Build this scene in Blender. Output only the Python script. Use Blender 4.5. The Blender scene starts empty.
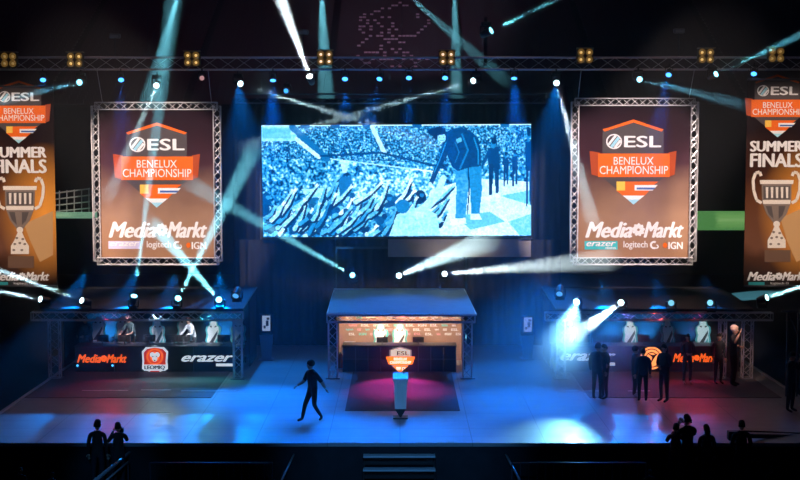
import bpy, bmesh, math, random
import numpy as np
from mathutils import Vector, Matrix, Quaternion
R = math.radians
sc = bpy.context.scene
COL = bpy.context.collection
random.seed(7)
rng = np.random.default_rng(5)

# ------------------------------------------------------------------ camera
F, H = 1300.0, 8.3
PIT = math.atan(100 / F)
CP, SP = math.cos(PIT), math.sin(PIT)
cam = bpy.data.objects.new('camera', bpy.data.cameras.new('camera'))
COL.objects.link(cam)
cam.location = (0, 0, H)
cam.rotation_euler = (math.pi / 2 - PIT, 0, 0)
cam.data.sensor_width = 36
cam.data.lens = 36 * F / 800
cam.data.clip_end = 300
sc.camera = cam

def P(u, v, Y):
    """point of the upright plane at depth Y"""
    d = F * CP + (240 - v) * SP
    return Vector(((u - 400) * Y / d, Y, H + Y * ((240 - v) * CP - F * SP) / d))

def GR(u, v, z=0.0):
    """point of the level plane at height z"""
    k = ((240 - v) * CP - F * SP) / (F * CP + (240 - v) * SP)
    return P(u, v, (z - H) / k)

# ------------------------------------------------------------------ materials
MATS = {}
def mat(name, col, rough=.6, metal=0.0, emit=None, es=1.0, noise=0.0, nscale=8.0, bump=0.0):
    if name in MATS: return MATS[name]
    m = bpy.data.materials.new(name); m.use_nodes = True
    nt = m.node_tree; b = nt.nodes['Principled BSDF']
    b.inputs['Base Color'].default_value = (*col, 1)
    b.inputs['Roughness'].default_value = rough
    b.inputs['Metallic'].default_value = metal
    if emit is not None:
        b.inputs['Emission Color'].default_value = (*emit, 1)
        b.inputs['Emission Strength'].default_value = es
    if noise or bump:
        tc = nt.nodes.new('ShaderNodeTexCoord')
        n = nt.nodes.new('ShaderNodeTexNoise'); n.inputs['Scale'].default_value = nscale
        n.inputs['Detail'].default_value = 4
        nt.links.new(tc.outputs['Object'], n.inputs['Vector'])
        if noise:
            r = nt.nodes.new('ShaderNodeValToRGB')
            r.color_ramp.elements[0].position = .3; r.color_ramp.elements[1].position = .7
            r.color_ramp.elements[0].color = (*[c * (1 - noise) for c in col], 1)
            r.color_ramp.elements[1].color = (*[min(1, c * (1 + noise)) for c in col], 1)
            nt.links.new(n.outputs['Fac'], r.inputs['Fac'])
            nt.links.new(r.outputs['Color'], b.inputs['Base Color'])
        if bump:
            bp = nt.nodes.new('ShaderNodeBump'); bp.inputs['Strength'].default_value = bump
            nt.links.new(n.outputs['Fac'], bp.inputs['Height'])
            nt.links.new(bp.outputs['Normal'], b.inputs['Normal'])
    if emit is not None and max(emit) * es < 30:
        m.cycles.emission_sampling = 'NONE'
    if name.endswith('_print'): b.inputs['Specular IOR Level'].default_value = .1
    MATS[name] = m
    return m

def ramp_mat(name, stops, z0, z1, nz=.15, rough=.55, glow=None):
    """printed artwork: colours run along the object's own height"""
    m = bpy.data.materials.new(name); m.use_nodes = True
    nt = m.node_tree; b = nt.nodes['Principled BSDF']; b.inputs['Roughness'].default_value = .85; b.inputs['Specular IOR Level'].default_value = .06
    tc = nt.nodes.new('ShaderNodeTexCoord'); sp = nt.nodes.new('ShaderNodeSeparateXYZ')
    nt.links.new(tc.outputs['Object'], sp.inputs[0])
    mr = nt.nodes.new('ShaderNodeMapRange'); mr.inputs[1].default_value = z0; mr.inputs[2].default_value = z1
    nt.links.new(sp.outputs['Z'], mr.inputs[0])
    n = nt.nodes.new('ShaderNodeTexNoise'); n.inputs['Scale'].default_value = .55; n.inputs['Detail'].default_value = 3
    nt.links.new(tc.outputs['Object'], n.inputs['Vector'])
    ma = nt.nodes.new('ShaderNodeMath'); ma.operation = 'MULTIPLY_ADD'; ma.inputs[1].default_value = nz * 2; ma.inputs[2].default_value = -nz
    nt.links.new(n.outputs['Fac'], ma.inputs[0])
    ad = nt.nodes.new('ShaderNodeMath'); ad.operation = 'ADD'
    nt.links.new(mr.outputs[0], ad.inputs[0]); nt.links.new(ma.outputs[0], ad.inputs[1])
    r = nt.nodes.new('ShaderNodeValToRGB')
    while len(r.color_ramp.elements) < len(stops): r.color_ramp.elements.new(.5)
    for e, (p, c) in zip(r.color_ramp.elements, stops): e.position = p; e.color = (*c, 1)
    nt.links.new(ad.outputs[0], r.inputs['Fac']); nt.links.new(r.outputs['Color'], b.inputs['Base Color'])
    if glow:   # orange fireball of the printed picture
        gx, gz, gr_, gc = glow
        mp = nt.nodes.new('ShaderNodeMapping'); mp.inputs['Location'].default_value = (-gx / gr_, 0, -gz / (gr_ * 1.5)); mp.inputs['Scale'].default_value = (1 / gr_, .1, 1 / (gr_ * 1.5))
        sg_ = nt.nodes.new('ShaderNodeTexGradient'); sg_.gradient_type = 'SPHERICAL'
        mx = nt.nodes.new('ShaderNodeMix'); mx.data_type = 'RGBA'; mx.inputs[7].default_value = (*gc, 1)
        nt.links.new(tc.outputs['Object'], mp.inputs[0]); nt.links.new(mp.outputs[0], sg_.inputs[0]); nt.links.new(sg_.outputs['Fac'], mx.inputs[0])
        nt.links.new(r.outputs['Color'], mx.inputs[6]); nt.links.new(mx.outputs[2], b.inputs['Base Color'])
    return m

ALU = mat('aluminium', (.78, .76, .78), .38, .55)
DALU = mat('dark_aluminium', (.10, .10, .12), .45, .4)
BLK = mat('black_plastic', (.018, .018, .02), .45)
DRAPE = mat('black_drape', (.012, .013, .018), .9, noise=.3, nscale=2)
CLOTHB = mat('black_cloth', (.02, .02, .025), .85)
WHITE = mat('white_print', (.85, .85, .86), .5)
ORANGE = mat('orange_print', (.85, .14, .006), .5)
DORANGE = mat('dark_orange_print', (.42, .06, .012), .5)
GREYP = mat('dark_grey_print', (.075, .06, .065), .5)
YEL = mat('yellow_print', (.9, .55, .08), .5)
TEALP = mat('teal_print', (.05, .5, .55), .5)
BLUEP = mat('blue_print', (.04, .12, .4), .5)
REDP = mat('red_print', (.7, .05, .03), .5)
SKYP = mat('pale_blue_print', (.35, .7, .85), .5)
LILAC = mat('lilac_print', (.62, .58, .8), .5)
WSIGN = mat('white_lit_lettering', (.7, .75, .8), .5, emit=(.75, .88, 1), es=.75)
OSIGN = mat('orange_lit_lettering', (.8, .12, .02), .5, emit=(1, .13, .012), es=1.1)
OSIGN2 = mat('orange_lit_ring', (.8, .2, .05), .5, emit=(1, .30, .08), es=1.6)
BSIGN = mat('black_ink', (.01, .01, .012), .5)
RSIGN = mat('red_lit_field', (.6, .05, .02), .5, emit=(.7, .035, .012), es=.5)
SKIN = mat('skin', (.55, .33, .24), .55)

# ------------------------------------------------------------------ mesh collector
class G:
    def __init__(s): s.v, s.f, s.m, s.mats, s.sm = [], [], [], [], []
    def _mi(s, m):
        if m not in s.mats: s.mats.append(m)
        return s.mats.index(m)
    def add(s, vs, fs, m, smooth=False):
        o = len(s.v); k = s._mi(m)
        s.v += [tuple(p) for p in vs]
        for f in fs: s.f.append(tuple(i + o for i in f)); s.m.append(k); s.sm.append(smooth)
        return s
    def box(s, c, d, m, rot=None, taper=1.0, bev=0.0):
        """bevelled box; taper scales the top"""
        hx, hy, hz = d[0] / 2, d[1] / 2, d[2] / 2
        b = min(bev, hx * .45, hy * .45, hz * .45)
        c = Vector(c)
        if b <= 0:
            vs = [Vector((x * hx * (taper if z > 0 else 1), y * hy * (taper if z > 0 else 1), z * hz)) for x in (-1, 1) for y in (-1, 1) for z in (-1, 1)]
            fs = [(0, 1, 3, 2), (4, 6, 7, 5), (0, 4, 5, 1), (2, 3, 7, 6), (0, 2, 6, 4), (1, 5, 7, 3)]
        else:
            bm = bmesh.new(); bmesh.ops.create_cube(bm, size=1)
            for q in bm.verts:
                t = taper if q.co.z > 0 else 1
                q.co = Vector((q.co.x * 2 * hx * t, q.co.y * 2 * hy * t, q.co.z * 2 * hz))
            bmesh.ops.bevel(bm, geom=bm.edges[:], offset=b, segments=2, affect='EDGES', profile=.5)
            bm.verts.index_update()
            vs = [q.co.copy() for q in bm.verts]; fs = [tuple(q.index for q in f.verts) for f in bm.faces]; bm.free()
        if rot is not None: vs = [rot @ q for q in vs]
        return s.add([q + c for q in vs], fs, m)
    def tube(s, p, q, r, m, n=6, r2=None, cap=True):
        p, q = Vector(p), Vector(q); d = q - p
        if d.length < 1e-6: return s
        r2 = r if r2 is None else r2
        z = d.normalized(); x = z.orthogonal().normalized(); y = z.cross(x)
        vs = []
        for a, rr in ((p, r), (q, r2)):
            for i in range(n):
                t = 2 * math.pi * i / n; vs.append(a + (x * math.cos(t) + y * math.sin(t)) * rr)
        fs = [(i, (i + 1) % n, n + (i + 1) % n, n + i) for i in range(n)]
        if cap: fs += [tuple(range(n))[::-1], tuple(range(n, 2 * n))]
        return s.add(vs, fs, m, smooth=n > 6)
    def path(s, pts, r, m, n=6, r2=None):
        k = len(pts) - 1
        for i in range(k):
            a = r if r2 is None else r + (r2 - r) * i / k
            b = r if r2 is None else r + (r2 - r) * (i + 1) / k
            s.tube(pts[i], pts[i + 1], a, m, n, b)
        return s
    def lathe(s, prof, c, m, n=16, axis=None):
        """prof: (radius, height) list about +Z, or about axis"""
        c = Vector(c); rot = (Vector(axis).to_track_quat('Z', 'Y').to_matrix() if axis is not None else Matrix.Identity(3))
        vs = [c + rot @ Vector((r * math.cos(2 * math.pi * i / n), r * math.sin(2 * math.pi * i / n), h)) for r, h in prof for i in range(n)]
        fs = [(j * n + i, j * n + (i + 1) % n, (j + 1) * n + (i + 1) % n, (j + 1) * n + i) for j in range(len(prof) - 1) for i in range(n)]
        fs += [tuple(range(n))[::-1], tuple(range((len(prof) - 1) * n, len(prof) * n))]
        return s.add(vs, fs, m, True)
    def ball(s, c, r, m, n=12, k=8, rot=None):
        c = Vector(c); vs = []; fs = []
        for j in range(k + 1):
            a = math.pi * j / k
            for i in range(n):
                t = 2 * math.pi * i / n
                q = Vector((r[0] * math.sin(a) * math.cos(t), r[1] * math.sin(a) * math.sin(t), r[2] * math.cos(a)))
                vs.append(c + (rot @ q if rot is not None else q))
        for j in range(k):
            for i in range(n): fs.append((j * n + i, (j + 1) * n + i, (j + 1) * n + (i + 1) % n, j * n + (i + 1) % n))
        return s.add(vs, fs, m, True)
    def slab(s, pts, off, m):
        """outline in 3-D swept along off"""
        pts = [Vector(p) for p in pts]; off = Vector(off); n = len(pts)
        vs = pts + [p + off for p in pts]
        fs = [tuple(range(n))[::-1], tuple(range(n, 2 * n))] + [(i, (i + 1) % n, n + (i + 1) % n, n + i) for i in range(n)]
        return s.add(vs, fs, m)
    def art(s, pts, Y, lift, m, th=.006):
        """flat printed shape from pixel outline on the plane at depth Y, lifted towards -Y"""
        w = [P(u, v, Y) - Vector((0, lift, 0)) for u, v in pts]
        return s.slab(w, (0, -th, 0), m)
    def disc(s, u, v, ru, rv, Y, lift, m, n=20, th=.006):
        return s.art([(u + ru * math.cos(2 * math.pi * i / n), v + rv * math.sin(2 * math.pi * i / n)) for i in range(n)], Y, lift, m, th)
    def ring(s, u, v, r0, r1, Y, lift, m, n=24, a0=0, a1=360, th=.006):
        k = max(3, int(n * (a1 - a0) / 360))
        for i in range(k):
            t0, t1 = R(a0 + (a1 - a0) * i / k), R(a0 + (a1 - a0) * (i + 1) / k)
            s.art([(u + r0 * math.cos(t0), v + r0 * math.sin(t0)), (u + r1 * math.cos(t0), v + r1 * math.sin(t0)),
                   (u + r1 * math.cos(t1), v + r1 * math.sin(t1)), (u + r0 * math.cos(t1), v + r0 * math.sin(t1))], Y, lift, m, th)
        return s
    def text(s, body, u0, u1, v0, v1, Y, lift, m, bold=.02, shear=0.0, th=.008):
        vs, fs = text_mesh(body, 0, shear)
        k = bold * .35 / max(1, len(body) / 5) * (u1 - u0); kv = bold * 2.2 * (v1 - v0) * .2
        for j, (dx, dv) in enumerate(((-k, 0), (k, 0), (0, kv), (0, -kv)) if bold > .015 else ()):
            a, b = P(u0 + dx, v1 + dv, Y), P(u1 + dx, v0 + dv, Y)
            s.add([Vector((a.x + x * (b.x - a.x), Y - lift - z * th * (.9 - .12 * j), a.z + y * (b.z - a.z))) for x, y, z in vs], fs, m)
        a, b = P(u0, v1, Y), P(u1, v0, Y)
        out = [Vector((a.x + x * (b.x - a.x), Y - lift - z * th, a.z + y * (b.z - a.z))) for x, y, z in vs]
        return s.add(out, fs, m)
    def build(s, name, parent=None, bevel=0):
        me = bpy.data.meshes.new(name)
        off = Vector((0, 0, 0))
        q = parent
        while q is not None: off += q.location; q = q.parent
        me.from_pydata([tuple(Vector(p) - off) for p in s.v], [], s.f)
        for m in s.mats: me.materials.append(m)
        me.polygons.foreach_set('material_index', s.m)
        me.polygons.foreach_set('use_smooth', s.sm)
        me.validate(); me.update()
        bm = bmesh.new(); bm.from_mesh(me); bmesh.ops.recalc_face_normals(bm, faces=bm.faces[:]); bm.to_mesh(me); bm.free()
        o = bpy.data.objects.new(name, me); COL.objects.link(o)
        if parent is not None: o.parent = parent
        return o

_TC = {}
def text_mesh(body, bold, shear):
    k = (body, bold, shear)
    if k in _TC: return _TC[k]
    cu = bpy.data.curves.new('lettering_source', 'FONT'); cu.body = body; cu.size = 1; cu.offset = bold
    cu.extrude = .5; cu.shear = shear; cu.resolution_u = 3; cu.space_character = 1.0
    o = bpy.data.objects.new('lettering_source', cu); COL.objects.link(o)
    dg = bpy.context.evaluated_depsgraph_get(); dg.update()
    me = o.evaluated_get(dg).to_mesh()
    vs = [v.co.copy() for v in me.vertices]; fs = [tuple(p.vertices) for p in me.polygons]
    o.evaluated_get(dg).to_mesh_clear()
    bpy.data.objects.remove(o); bpy.data.curves.remove(cu)
    x0, x1 = min(v.x for v in vs), max(v.x for v in vs); y0, y1 = min(v.y for v in vs), max(v.y for v in vs)
    out = [((v.x - x0) / (x1 - x0), (v.y - y0) / (y1 - y0), v.z + .5) for v in vs]
    _TC[k] = (out, fs); return _TC[k]

def tag(o, label=None, cat=None, group=None, kind=None):
    if label: o['label'] = label
    if cat: o['category'] = cat
    if group: o['group'] = group
    if kind: o['kind'] = kind
    return o

def empty(name, loc, label=None, cat=None, group=None):
    o = bpy.data.objects.new(name, None); COL.objects.link(o); o.location = loc; o.empty_display_size = .2
    return tag(o, label, cat, group)

def copy_tree(o, parent=None):
    c = o.copy(); COL.objects.link(c)
    if parent is not None: c.parent = parent
    for ch in KIDS.get(o.name, list(o.children)): copy_tree(ch, c)
    return c
KIDS = {}

def struct(o): o['kind'] = 'structure'; return o

# ------------------------------------------------------------------ the hall
FLOORM = bpy.data.materials.new('stage_deck'); FLOORM.use_nodes = True
nt = FLOORM.node_tree; b = nt.nodes['Principled BSDF']
tc = nt.nodes.new('ShaderNodeTexCoord')
br = nt.nodes.new('ShaderNodeTexBrick'); br.offset = 0; br.inputs['Scale'].default_value = 1
br.inputs['Brick Width'].default_value = 2.0; br.inputs['Row Height'].default_value = 1.0
br.inputs['Mortar Size'].default_value = .012; br.inputs['Mortar Smooth'].default_value = .3
br.inputs['Color1'].default_value = (.30, .30, .31, 1); br.inputs['Color2'].default_value = (.27, .27, .28, 1); br.inputs['Mortar'].default_value = (.15, .15, .15, 1)
nt.links.new(tc.outputs['Object'], br.inputs['Vector']); nt.links.new(br.outputs['Color'], b.inputs['Base Color'])
n = nt.nodes.new('ShaderNodeTexNoise'); n.inputs['Scale'].default_value = 1.4
nt.links.new(tc.outputs['Object'], n.inputs['Vector'])
mr = nt.nodes.new('ShaderNodeMapRange'); mr.inputs[3].default_value = .32; mr.inputs[4].default_value = .6
nt.links.new(n.outputs['Fac'], mr.inputs[0]); nt.links.new(mr.outputs[0], b.inputs['Roughness'])

SE = GR(400, 443).y
XL, XR = -12.15, 12.9
struct(G().box(((XL + XR) / 2, (SE + 54) / 2, -.05), (XR - XL, 54 - SE, .1), FLOORM).build('floor_stage'))
struct(G().box(((XL + XR) / 2, SE + .06, -.66), (XR - XL, .08, 1.1), DRAPE).build('wall_stage_front'))
struct(G().box((0, 68, -1.25), (90, 100, .1), mat('arena_floor', (.02, .02, .022), .7, noise=.3)).build('floor_arena'))
struct(G().box((0, 118, 12), (90, .3, 27), mat('hall_wall', (.02, .016, .02), .9)).build('wall_back'))
EDGE = mat('edge_strip', (.55, .55, .58), .4, .3)
struct(G().box((XL - .03, (SE + 54) / 2, -.02), (.12, 54 - SE, .1), EDGE).build('trim_1'))
struct(G().box((XR + .03, (SE + 54) / 2, -.02), (.12, 54 - SE, .1), EDGE).build('trim_2'))
for k, (u0, u1, v) in enumerate([(82, 128, 391.0), (141, 171, 390.5), (181, 236, 391.5), (141, 172, 412.5), (560, 605, 391.5), (628, 650, 391.5)]):
    a, c = GR(u0, v), GR(u1, v)
    tag(G().box(((a.x + c.x) / 2, a.y, .02 if v < 400 else .004), (c.x - a.x, .06, .006), mat('white_tape', (.75, .75, .75), .5)).build('floor_tape'),
        ['strip of white tape on the floor below the orange desk lettering, left booth', 'strip of white tape on the floor below the lion shield',
         'strip of white tape on the floor before the white desk lettering, left booth', 'strip of white tape nearest the stage edge on the left',
         'strip of white tape on the floor beside the lone hatted visitor', 'strip of white tape on the floor behind the three talking visitors'][k], 'tape')
# drapes
def drape(name, x0, x1, z0, z1, Y, label=None, folds=.35, m=DRAPE):
    g = G(); n = max(4, int((x1 - x0) / folds) * 4); vs = []; fs = []
    for i in range(n + 1):
        x = x0 + (x1 - x0) * i / n; y = Y + .07 * math.sin(i * math.pi / 2 + .6 * math.sin(i * .37))
        vs += [(x, y, z0), (x, y, z1), (x, y + .03, z1), (x, y + .03, z0)]
    for i in range(n):
        a = i * 4; fs += [(a, a + 4, a + 5, a + 1), (a + 1, a + 5, a + 6, a + 2), (a + 2, a + 6, a + 7, a + 3), (a + 3, a + 7, a + 4, a)]
    g.add(vs, fs, m, True); o = g.build(name)
    if label: tag(o, label, 'drape')
    return o
drape('stage_drape', -6.7, -2.6, .01, 4.3, 52.2, 'black drape behind the gap left of the centre booth')
drape('stage_drape', 2.7, 6.5, .01, 4.3, 52.2, 'black drape behind the gap right of the centre booth')
drape('stage_drape', -2.55, 2.65, .01, 3.9, 52.4, 'black drape directly behind the centre booth')
drape('screen_drape', -6.9, 6.6, 3.9, 10.0, 53.6, 'tall black drape behind the big video screen')

# ------------------------------------------------------------------ stands at the back
STAND = mat('stand_concrete', (.035, .02, .026), .9, noise=.3)
SEATR = mat('dark_red_seat', (.06, .02, .03), .6)
SEATW = mat('pale_seat', (.85, .62, .72), .5)
g = G(); seats = G()
ROWS = 40
def row(i): return 92 + i * .62, 10.6 + i * .30
for i in range(ROWS):
    y, z = row(i); g.box((0, y + .31, z - .2), (72, .64, .4), STAND)
g.box((0, 91.9, 4.6), (72, .3, 12), DRAPE); struct(g.build('wall_stand_steps'))
for i in range(ROWS):
    y, z = row(i)
    for k in range(-60, 61):
        if k % 17 == 8: continue
        x = k * .58
        seats.box((x, y + .22, z + .42), (.57, .05, .34), SEATR); seats.box((x, y + .02, z + .24), (.57, .36, .05), SEATR)
tag(seats.build('stand_seats'), 'rows of dark red seats climbing the stand high behind the stage', 'seats', kind='stuff')
# pale seats that draw an outline across the stand
dots = []
def line(a, c, st=3.4):
    d = math.hypot(c[0] - a[0], c[1] - a[1]); k = max(1, int(d / st))
    for i in range(k + 1): dots.append((a[0] + (c[0] - a[0]) * i / k, a[1] + (c[1] - a[1]) * i / k))
Z = lambda x, y: (340 + x * .1459, y * .1459)
for path in [[(150, 118), (210, 100), (270, 78), (330, 55), (400, 25), (450, 45)], [(150, 135), (160, 118)], [(200, 135), (260, 155), (290, 190), (330, 200), (370, 265), (395, 275)],
             [(290, 132), (335, 132), (370, 185), (390, 215), (420, 250), (520, 252), (560, 205), (600, 160), (600, 110)], [(185, 150), (215, 195)], [(165, 175), (125, 215), (155, 238)],
             [(200, 210), (200, 255), (145, 295), (140, 320), (165, 355), (260, 362), (290, 325), (297, 280), (275, 235), (255, 255)], [(330, 270), (335, 300), (355, 335), (385, 360), (415, 335), (435, 300), (410, 290)],
             [(315, 358), (300, 385)], [(135, 385), (150, 410), (175, 430), (210, 432), (230, 405)], [(280, 405), (350, 405)], [(430, 388), (440, 405), (485, 405), (495, 385)], [(450, 355), (470, 365)], [(515, 450), (530, 425), (550, 402), (590, 405)], [(370, 460), (400, 450)], [(525, 95), (525, 120)]]:
    for a, c in zip(path[:-1], path[1:]): line(Z(*a), Z(*c))
g = G(); seen = set()
for u, v in dots:
    best = None
    for i in range(ROWS):
        y, z = row(i); q = P(u, v, y)
        if best is None or abs(q.z - z - .42) < best[0]: best = (abs(q.z - z - .42), i, q.x)
    _, i, x = best; k = round(x / .29)
    if (i, k) in seen: continue
    seen.add((i, k)); y, z = row(i)
    g.box((k * .29, y + .15, z + .48), (.26, .05, .13), SEATW)
tag(g.build('pale_seats'), 'pale seats drawing a dotted animal outline across the dark stand', 'seats', kind='stuff')

# side balconies with green lit boards
def board(u0, v0, u1, v1, Y, m, label):
    a, c = P(u0, v1, Y), P(u1, v0, Y); g = G()
    n = 10; vs = []; hz = (c.z - a.z) / 2
    prof = [(Y + .5 - .5 * math.sin(math.pi * t / n), a.z + hz - hz * math.cos(math.pi * t / n)) for t in range(n + 1)] + [(Y + .8, c.z), (Y + .8, a.z)]
    g.slab([(a.x, y, z) for y, z in prof], (c.x - a.x, 0, 0), m)
    return tag(g.build('glowing_board'), label, 'board')
board(699, 212, 749, 231, 58, mat('green_light_board', (.2, .4, .15), .5, emit=(.16, .52, .14), es=.42), 'long rounded green glowing board right of the right framed banner')
board(50, 213, 93, 219, 58, mat('pale_light_board', (.3, .5, .3), .5, emit=(.25, .5, .32), es=.55), 'thin pale green glowing board left of the left framed banner')
a = P(72, 213, 59)
t = empty('balcony_rail', (a.x, 59, a.z), 'blue lit stepped railing above the thin pale green board', 'railing')
g = G(); g2 = G()
for k in range(4):
    p, q = P(50, 212 - k * 6, 59), P(90, 208 - k * 6.5, 59)
    g.tube(p, q, .035, ALU)
for k in range(6):
    p, q = P(52 + k * 7.4, 212, 59), P(52 + k * 7.4, 191 - k * .5, 59); g2.tube(p, q, .03, ALU)
g.build('rail', t); g2.build('rail_posts', t)

# ------------------------------------------------------------------ haze
hz = bpy.data.materials.new('theatrical_haze'); hz.use_nodes = True
nt = hz.node_tree; nt.nodes.clear()
out = nt.nodes.new('ShaderNodeOutputMaterial'); vs_ = nt.nodes.new('ShaderNodeVolumeScatter')
vs_.inputs['Density'].default_value = .0065; vs_.inputs['Anisotropy'].default_value = .45; vs_.inputs[0].default_value = (.95, .98, 1, 1)
nt.links.new(vs_.outputs[0], out.inputs['Volume'])
g = G(); g.box((0, 48.2, 8.4), (34, 24, 16.7), hz)
o = tag(g.build('stage_haze'), 'thin theatrical haze hanging in the air over the stage', 'haze', kind='stuff')

hc = bpy.data.materials.new('haze_cloud'); hc.use_nodes = True
nt = hc.node_tree; nt.nodes.clear()
out = nt.nodes.new('ShaderNodeOutputMaterial'); v2 = nt.nodes.new('ShaderNodeVolumeScatter'); v2.inputs['Anisotropy'].default_value = .45
tc = nt.nodes.new('ShaderNodeTexCoord'); gr = nt.nodes.new('ShaderNodeTexGradient'); gr.gradient_type = 'SPHERICAL'
mp = nt.nodes.new('ShaderNodeMapping'); mp.inputs['Scale'].default_value = (1 / 3.3, 1 / 3.4, 1 / 2.9)
nn = nt.nodes.new('ShaderNodeTexNoise'); nn.inputs['Scale'].default_value = .9; nn.inputs['Detail'].default_value = 3
m1 = nt.nodes.new('ShaderNodeMath'); m1.operation = 'MULTIPLY'; m2 = nt.nodes.new('ShaderNodeMath'); m2.operation = 'MULTIPLY'; m2.inputs[1].default_value = .5
nt.links.new(tc.outputs['Object'], mp.inputs[0]); nt.links.new(mp.outputs[0], gr.inputs[0]); nt.links.new(tc.outputs['Object'], nn.inputs['Vector'])
nt.links.new(gr.outputs['Fac'], m1.inputs[0]); nt.links.new(nn.outputs['Fac'], m1.inputs[1]); nt.links.new(m1.outputs[0], m2.inputs[0])
nt.links.new(m2.outputs[0], v2.inputs['Density']); nt.links.new(v2.outputs[0], out.inputs['Volume'])
g = G(); g.ball((0, 0, 0), (3.3, 3.4, 2.9), hc, 20, 12)
o = g.build('haze_cloud'); o.location = P(553, 360, 42.4); tag(o, 'denser cloud of haze in the glare left of the hatted visitor', 'haze', kind='stuff')

# ------------------------------------------------------------------ trusses
def truss(g, p, q, up, w, h, m=ALU, r=.026, step=None, rd=.013, n=5):
    """four chord box truss from p to q (centre line); w across, h along up"""
    p, q = Vector(p), Vector(q); d = (q - p); L = d.length; z = d.normalized(); up = Vector(up).normalized(); s = z.cross(up).normalized()
    cs = [(s * (a * w / 2) + up * (b_ * h / 2)) for a, b_ in ((-1, -1), (1, -1), (1, 1), (-1, 1))]
    for c in cs: g.tube(p + c, q + c, r, m, n)
    k = max(2, round(L / (step or max(w, h))))
    for i in range(k):
        a0, a1 = p + d * (i / k), p + d * ((i + 1) / k)
        for j in range(4):
            c, e = cs[j], cs[(j + 1) % 4]
            if i % 2: c, e = e, c
            g.tube(a0 + c, a1 + e, rd, m, 4, cap=False)
    for a in (p, q):
        for j in range(4): g.tube(a + cs[j], a + cs[(j + 1) % 4], rd * 1.3, m, 4)
    return g

TY = 46.9
zt, zb = P(400, 57.5, TY).z, P(400, 69.5, TY).z
TZ = (zt + zb) / 2
t = empty('lighting_truss', (0, TY, TZ), 'long aluminium lighting truss hanging across the whole stage top', 'truss')
g = G(); truss(g, (-17, TY, TZ), (17, TY, TZ), (0, 0, 1), .45, zt - zb, ALU, .028, .62, .014); g.build('truss_span', t)
for u in (18, 148, 262, 402, 540, 655, 790):
    x = P(u, 60, TY).x; G().tube((x, TY, zt), (x, TY, zt + 7.5), .012, DALU, 5).build('hoist_cable', t)
# lower rear truss carrying the screen
RY = 50.6
za, zc = P(400, 94, RY).z, P(400, 103, RY).z
g = G(); truss(g, (P(236, 98, RY).x, RY, (za + zc) / 2), (P(546, 98, RY).x, RY, (za + zc) / 2), (0, 0, 1), .4, za - zc, DALU, .03, .55, .016)
t = empty('screen_truss', (0, RY, (za + zc) / 2), 'dark truss just above the big video screen', 'truss')
g.build('truss_span', t)
g = G()
for u in (262, 332, 402, 470, 530):
    x = P(u, 98, RY).x; g.tube((x, RY, za), (x, RY, TZ + .2), .014, DALU, 5)
g.build('hanger', t)

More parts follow.
